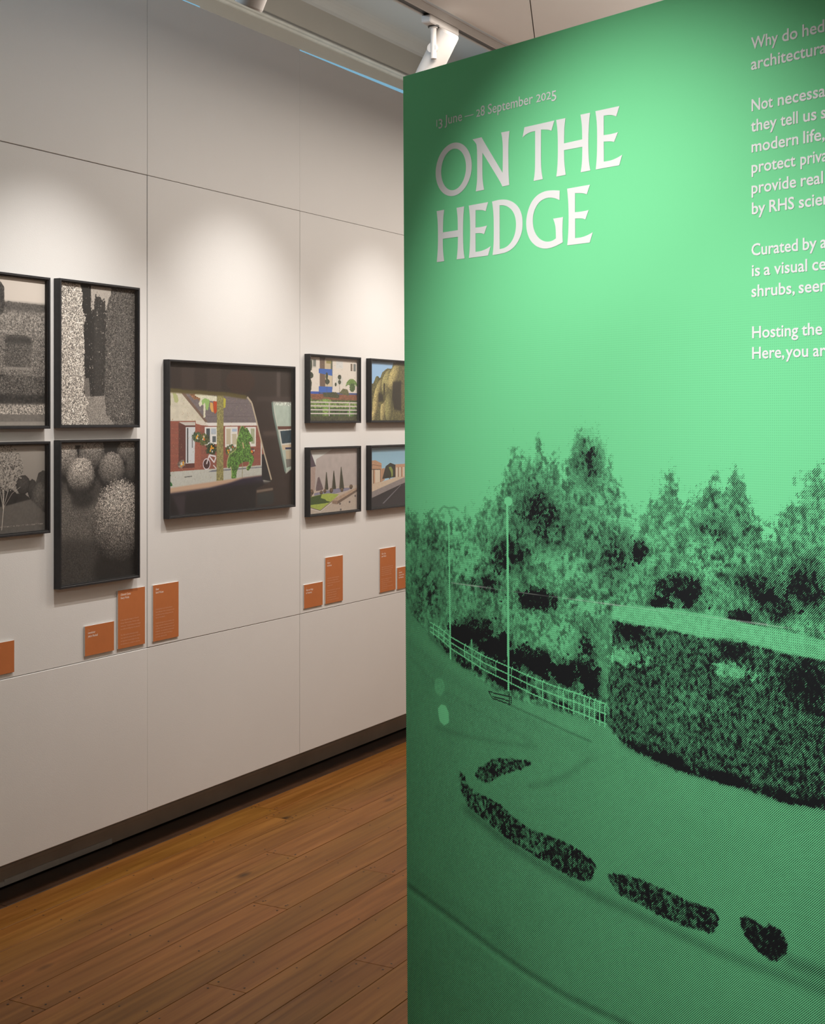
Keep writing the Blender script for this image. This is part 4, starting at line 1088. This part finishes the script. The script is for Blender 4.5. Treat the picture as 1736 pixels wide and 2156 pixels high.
fl.add([(ax(978), zb+cap*.30), (ax(996.6), zb+cap*.30), (ax(996.6), zb+cap*.385), (ax(978), zb+cap*.385)], [(0, 1, 2, 3)])
oldstyle('28', 1002.4, 1020.4); fl.word('September', ax(1027), ax(1121.7), zb, cap, .006); oldstyle('2025', 1128.5, 1171)
fl.build('date_lettering', M_vinyl, panel, place)['label'] = 'white date 13 June — 28 September 2025'

# introduction text, cut by the right edge of the photograph
z1_ = on_panel(1583, 712)[1]; pitch = 43.45*PP/ (pn[0]*714 + pn[1]*F)
X3 = lambda x: ax(1540 + x/4.898); X4 = lambda x: ax(1540 + x/6.954)
lines = [(-14, X3, [('Why', 200, 478), ('do', 520, 680), ('hedges', 728, 1175)]),
         (-13, X3, [('architectural', 200, 1005)]),
         (-11, X3, [('Not', 205, 425), ('necessarily', 475, 1185)]),
         (-10, X3, [('they', 198, 465), ('tell', 503, 683), ('us', 738, 875), ('something', 920, None)]),
         (-9, X3, [('modern', 205, 688), ('life,', 738, 960)]),
         (-8, X3, [('protect', 205, 658), ('privacy', 708, 1125)]),
         (-7, X3, [('provide', 205, 665), ('real', 712, 942)]),
         (-6, X3, [('by', 208, 348), ('RHS', 388, 645), ('scientists', 692, 1300)]),
         (-4, X4, [('Curated', 290, 970), ('by', 1040, 1245), ('a', 1298, 1390)]),
         (-3, X4, [('is', 295, 415), ('a', 470, 565), ('visual', 620, 1105), ('celebration', 1178, None)]),
         (-2, X4, [('shrubs,', 290, 925), ('seen', 980, 1395)]),
         (0, X4, [('Hosting', 300, 975), ('the', 1025, 1325)]),
         (1, X4, [('Here,', 300, 770), ('you', 790, 1120), ('are', 1190, 1475)])]
paras = {}
for (k, fx, ws) in lines:
    fl = paras.setdefault((k+14)//3 if k < -11 else 1 if k < -5 else 2 if k < -1 else 3, Flat())
    z = z1_ - k*pitch; kx = 0.0208/CAP*0.84
    for (t, a, b) in ws:
        r_, _ = fl.word(t, fx(a), fx(b) if b else None, z, 0.0208, .015, 0.0, kx)
        if b and len(t) > 2: kx = r_
for fl in paras.values(): fl.build('intro_paragraph', M_vinyl, panel, place)

# ------------------------------------------------------------------ orange caption cards
LT = 0.005
def card(label, quad, head, small, body, two=None):
    (u0, v0t, v0b), (u1, v1t, v1b) = quad
    XL = D - LT
    y0, zt0 = on_wall(u0, v0t, XL); _, zb0 = on_wall(u0, v0b, XL)
    y1, zt1 = on_wall(u1, v1t, XL); _, zb1 = on_wall(u1, v1b, XL)
    return card_m(label, y0, y1, (zb0+zb1)/2, (zt0+zt1)/2, head, small, body)
def card_m(label, y0, y1, zb, zt, head, small, body, right_to=None):
    wd, ht = y1-y0, zt-zb
    t = empty('caption_card', (-D, (y0+y1)/2, zb))
    tag(t, label, 'caption card', 'orange caption cards along the wall')
    bm = bmesh.new(); box(bm, 0.0006, LT-0.0003, -wd/2, wd/2, 0, ht)
    from_bm('foam_board', bm, M_foam, t)
    bm = bmesh.new(); box(bm, LT-0.0003, LT, -wd/2, wd/2, 0, ht)
    from_bm('printed_card', bm, M_orange, t)
    pl = lambda x, z: (LT + 0.0003, x - wd/2, z)
    m = 0.0145; cap = 0.0072
    top_ = ht - 0.0125
    fs_ = Flat(); f = Flat(); f3 = Flat()
    if small:
        fs_.word(small, m, None, top_-0.0045, 0.0045, .004, sx=0.0045/CAP*.8); top_ -= 0.0085
    f2 = Flat()
    for k, h_ in enumerate(head):
        if not h_.strip(): continue
        f2.word(h_, m, None, top_ - cap - k*0.0122, cap, .035, .30 if k < len(head)-1 else 0, cap/CAP*.78)
    lb = len(body)
    bp_ = min(0.0108, 0.54*ht/max(lb, 1)); bz = 0.0135 + (lb-1)*bp_
    bsx = 0.110/max([np.ptp(text_mesh(l_, .004)[0][:, 0]) for l_ in body if l_] or [1])
    cut = body.index('') if '' in body else lb
    for k, l_ in enumerate(body):
        if l_: (f if k < cut else f3).word(l_, m, None, bz - k*bp_, 0.0046, .004, sx=bsx)
    if fs_.v: fs_.build('position_note', M_ink_dim, t, pl)
    if f.v: f.build('body_paragraph', M_ink_dim, t, pl)
    if f3.v: f3.build('body_paragraph', M_ink_dim, t, pl)
    f2.build('heading', M_ink, t, pl)
    return t

b1 = ['Coming back from Canvey Island,', 'Sarah McLean took a wrong turn and', 'stumbled on this striking scene of a', 'man on horseback.', '', 'Framed through her car window, the', 'image captures a fleeting moment of', 'suburbia. Sarah was born further, and', 'pregnant - an expression of personal', 'presence rarely seen as touring is', 'normally reflective life.']
b2 = ['In the maze-like hedges at Chiswick', 'House, West London, Woide recalls', 'memories: "I loved hiding in the hedges', 'as a child and hiding from my parents."', '', 'The 18th-century landscape design', 'was inspired by ancient Rome, with an', 'arrangement of yew hedges forming', 'the backdrop to a sculpture collection.']
b3 = ['In the early spring two neighbours', 'follow a row of hedges between', 'the houses and the old orchard wall', 'clipped by hand.', '', 'As the hedges grow through the year', 'the line changes with them', 'and the street is measured', 'by its leaves and its shade', 'from one gate to the next in turn']
b4 = ['Clipped for three hundred years these', 'hedges were first set out in rows and', 'then let go until they had become', 'the shapes that stand here today', 'between the terrace and the field.', '', 'Gardeners cut them by eye every', 'summer from tall ladders', 'following the form of the plant and', 'not a line or a plan', 'which is how they have come to lean', 'and swell over time.']
card_m('orange card cut by the left edge, reading only the end of a title', on_wall(30, 1400, D-LT)[0]-0.148, on_wall(30, 1400, D-LT)[0], on_wall(30, 1414.7, D-LT)[1], on_wall(30, 1347.7, D-LT)[1], ['A tree Conversation', ' '], None, [])
card('small orange card reading Leominster, lower left of the taller card below the topiary balls', ((178.8, 1319, 1382.3), (240, 1307.8, 1369)), ['Leominster', 'Jethro Marshall'], 'Top', [])
card('tall orange card directly below the topiary balls picture, shaded at its top', ((248.2, 1243.3, 1366.6), (305, 1235.6, 1355.3)), ['Chiswick Cactus', 'Henry Woide'], None, b2)
card('tall orange card at the right of the wall joint, left below the large car picture', ((322.2, 1232.8, 1351.7), (375.8, 1224, 1339.5)), ['Essex', 'Sarah McLean'], None, b1)
card('small orange card below the cone yews picture, nearest the second wall joint', ((640, 1231.5, 1281.5), (679, 1224.6, 1273.5)), ['Metro and Ridge', 'Ian Humphrey'], 'Top', [])
card('tall orange card beside the small one below the three pointed yews', ((684.8, 1174.4, 1272), (721.5, 1168.6, 1264)), ['Valence', 'Ira Browne'], 'Bottom', b3)
card('tall orange card nearest the green panel, below the garages picture', ((799.5, 1155.6, 1247.9), (832.5, 1151, 1240.9)), ['Hilary Crisp', 'Janet Yelland'], 'Top', b4)
ya, za = on_wall(836, 1195.5, D-LT); _, zb_ = on_wall(836.5, 1241, D-LT)
card_m('small orange card half hidden behind the edge of the green panel', ya, ya+0.148, zb_, za, ['Streatham', 'Common Road', 'Ian Humphrey'], 'Bottom', [])
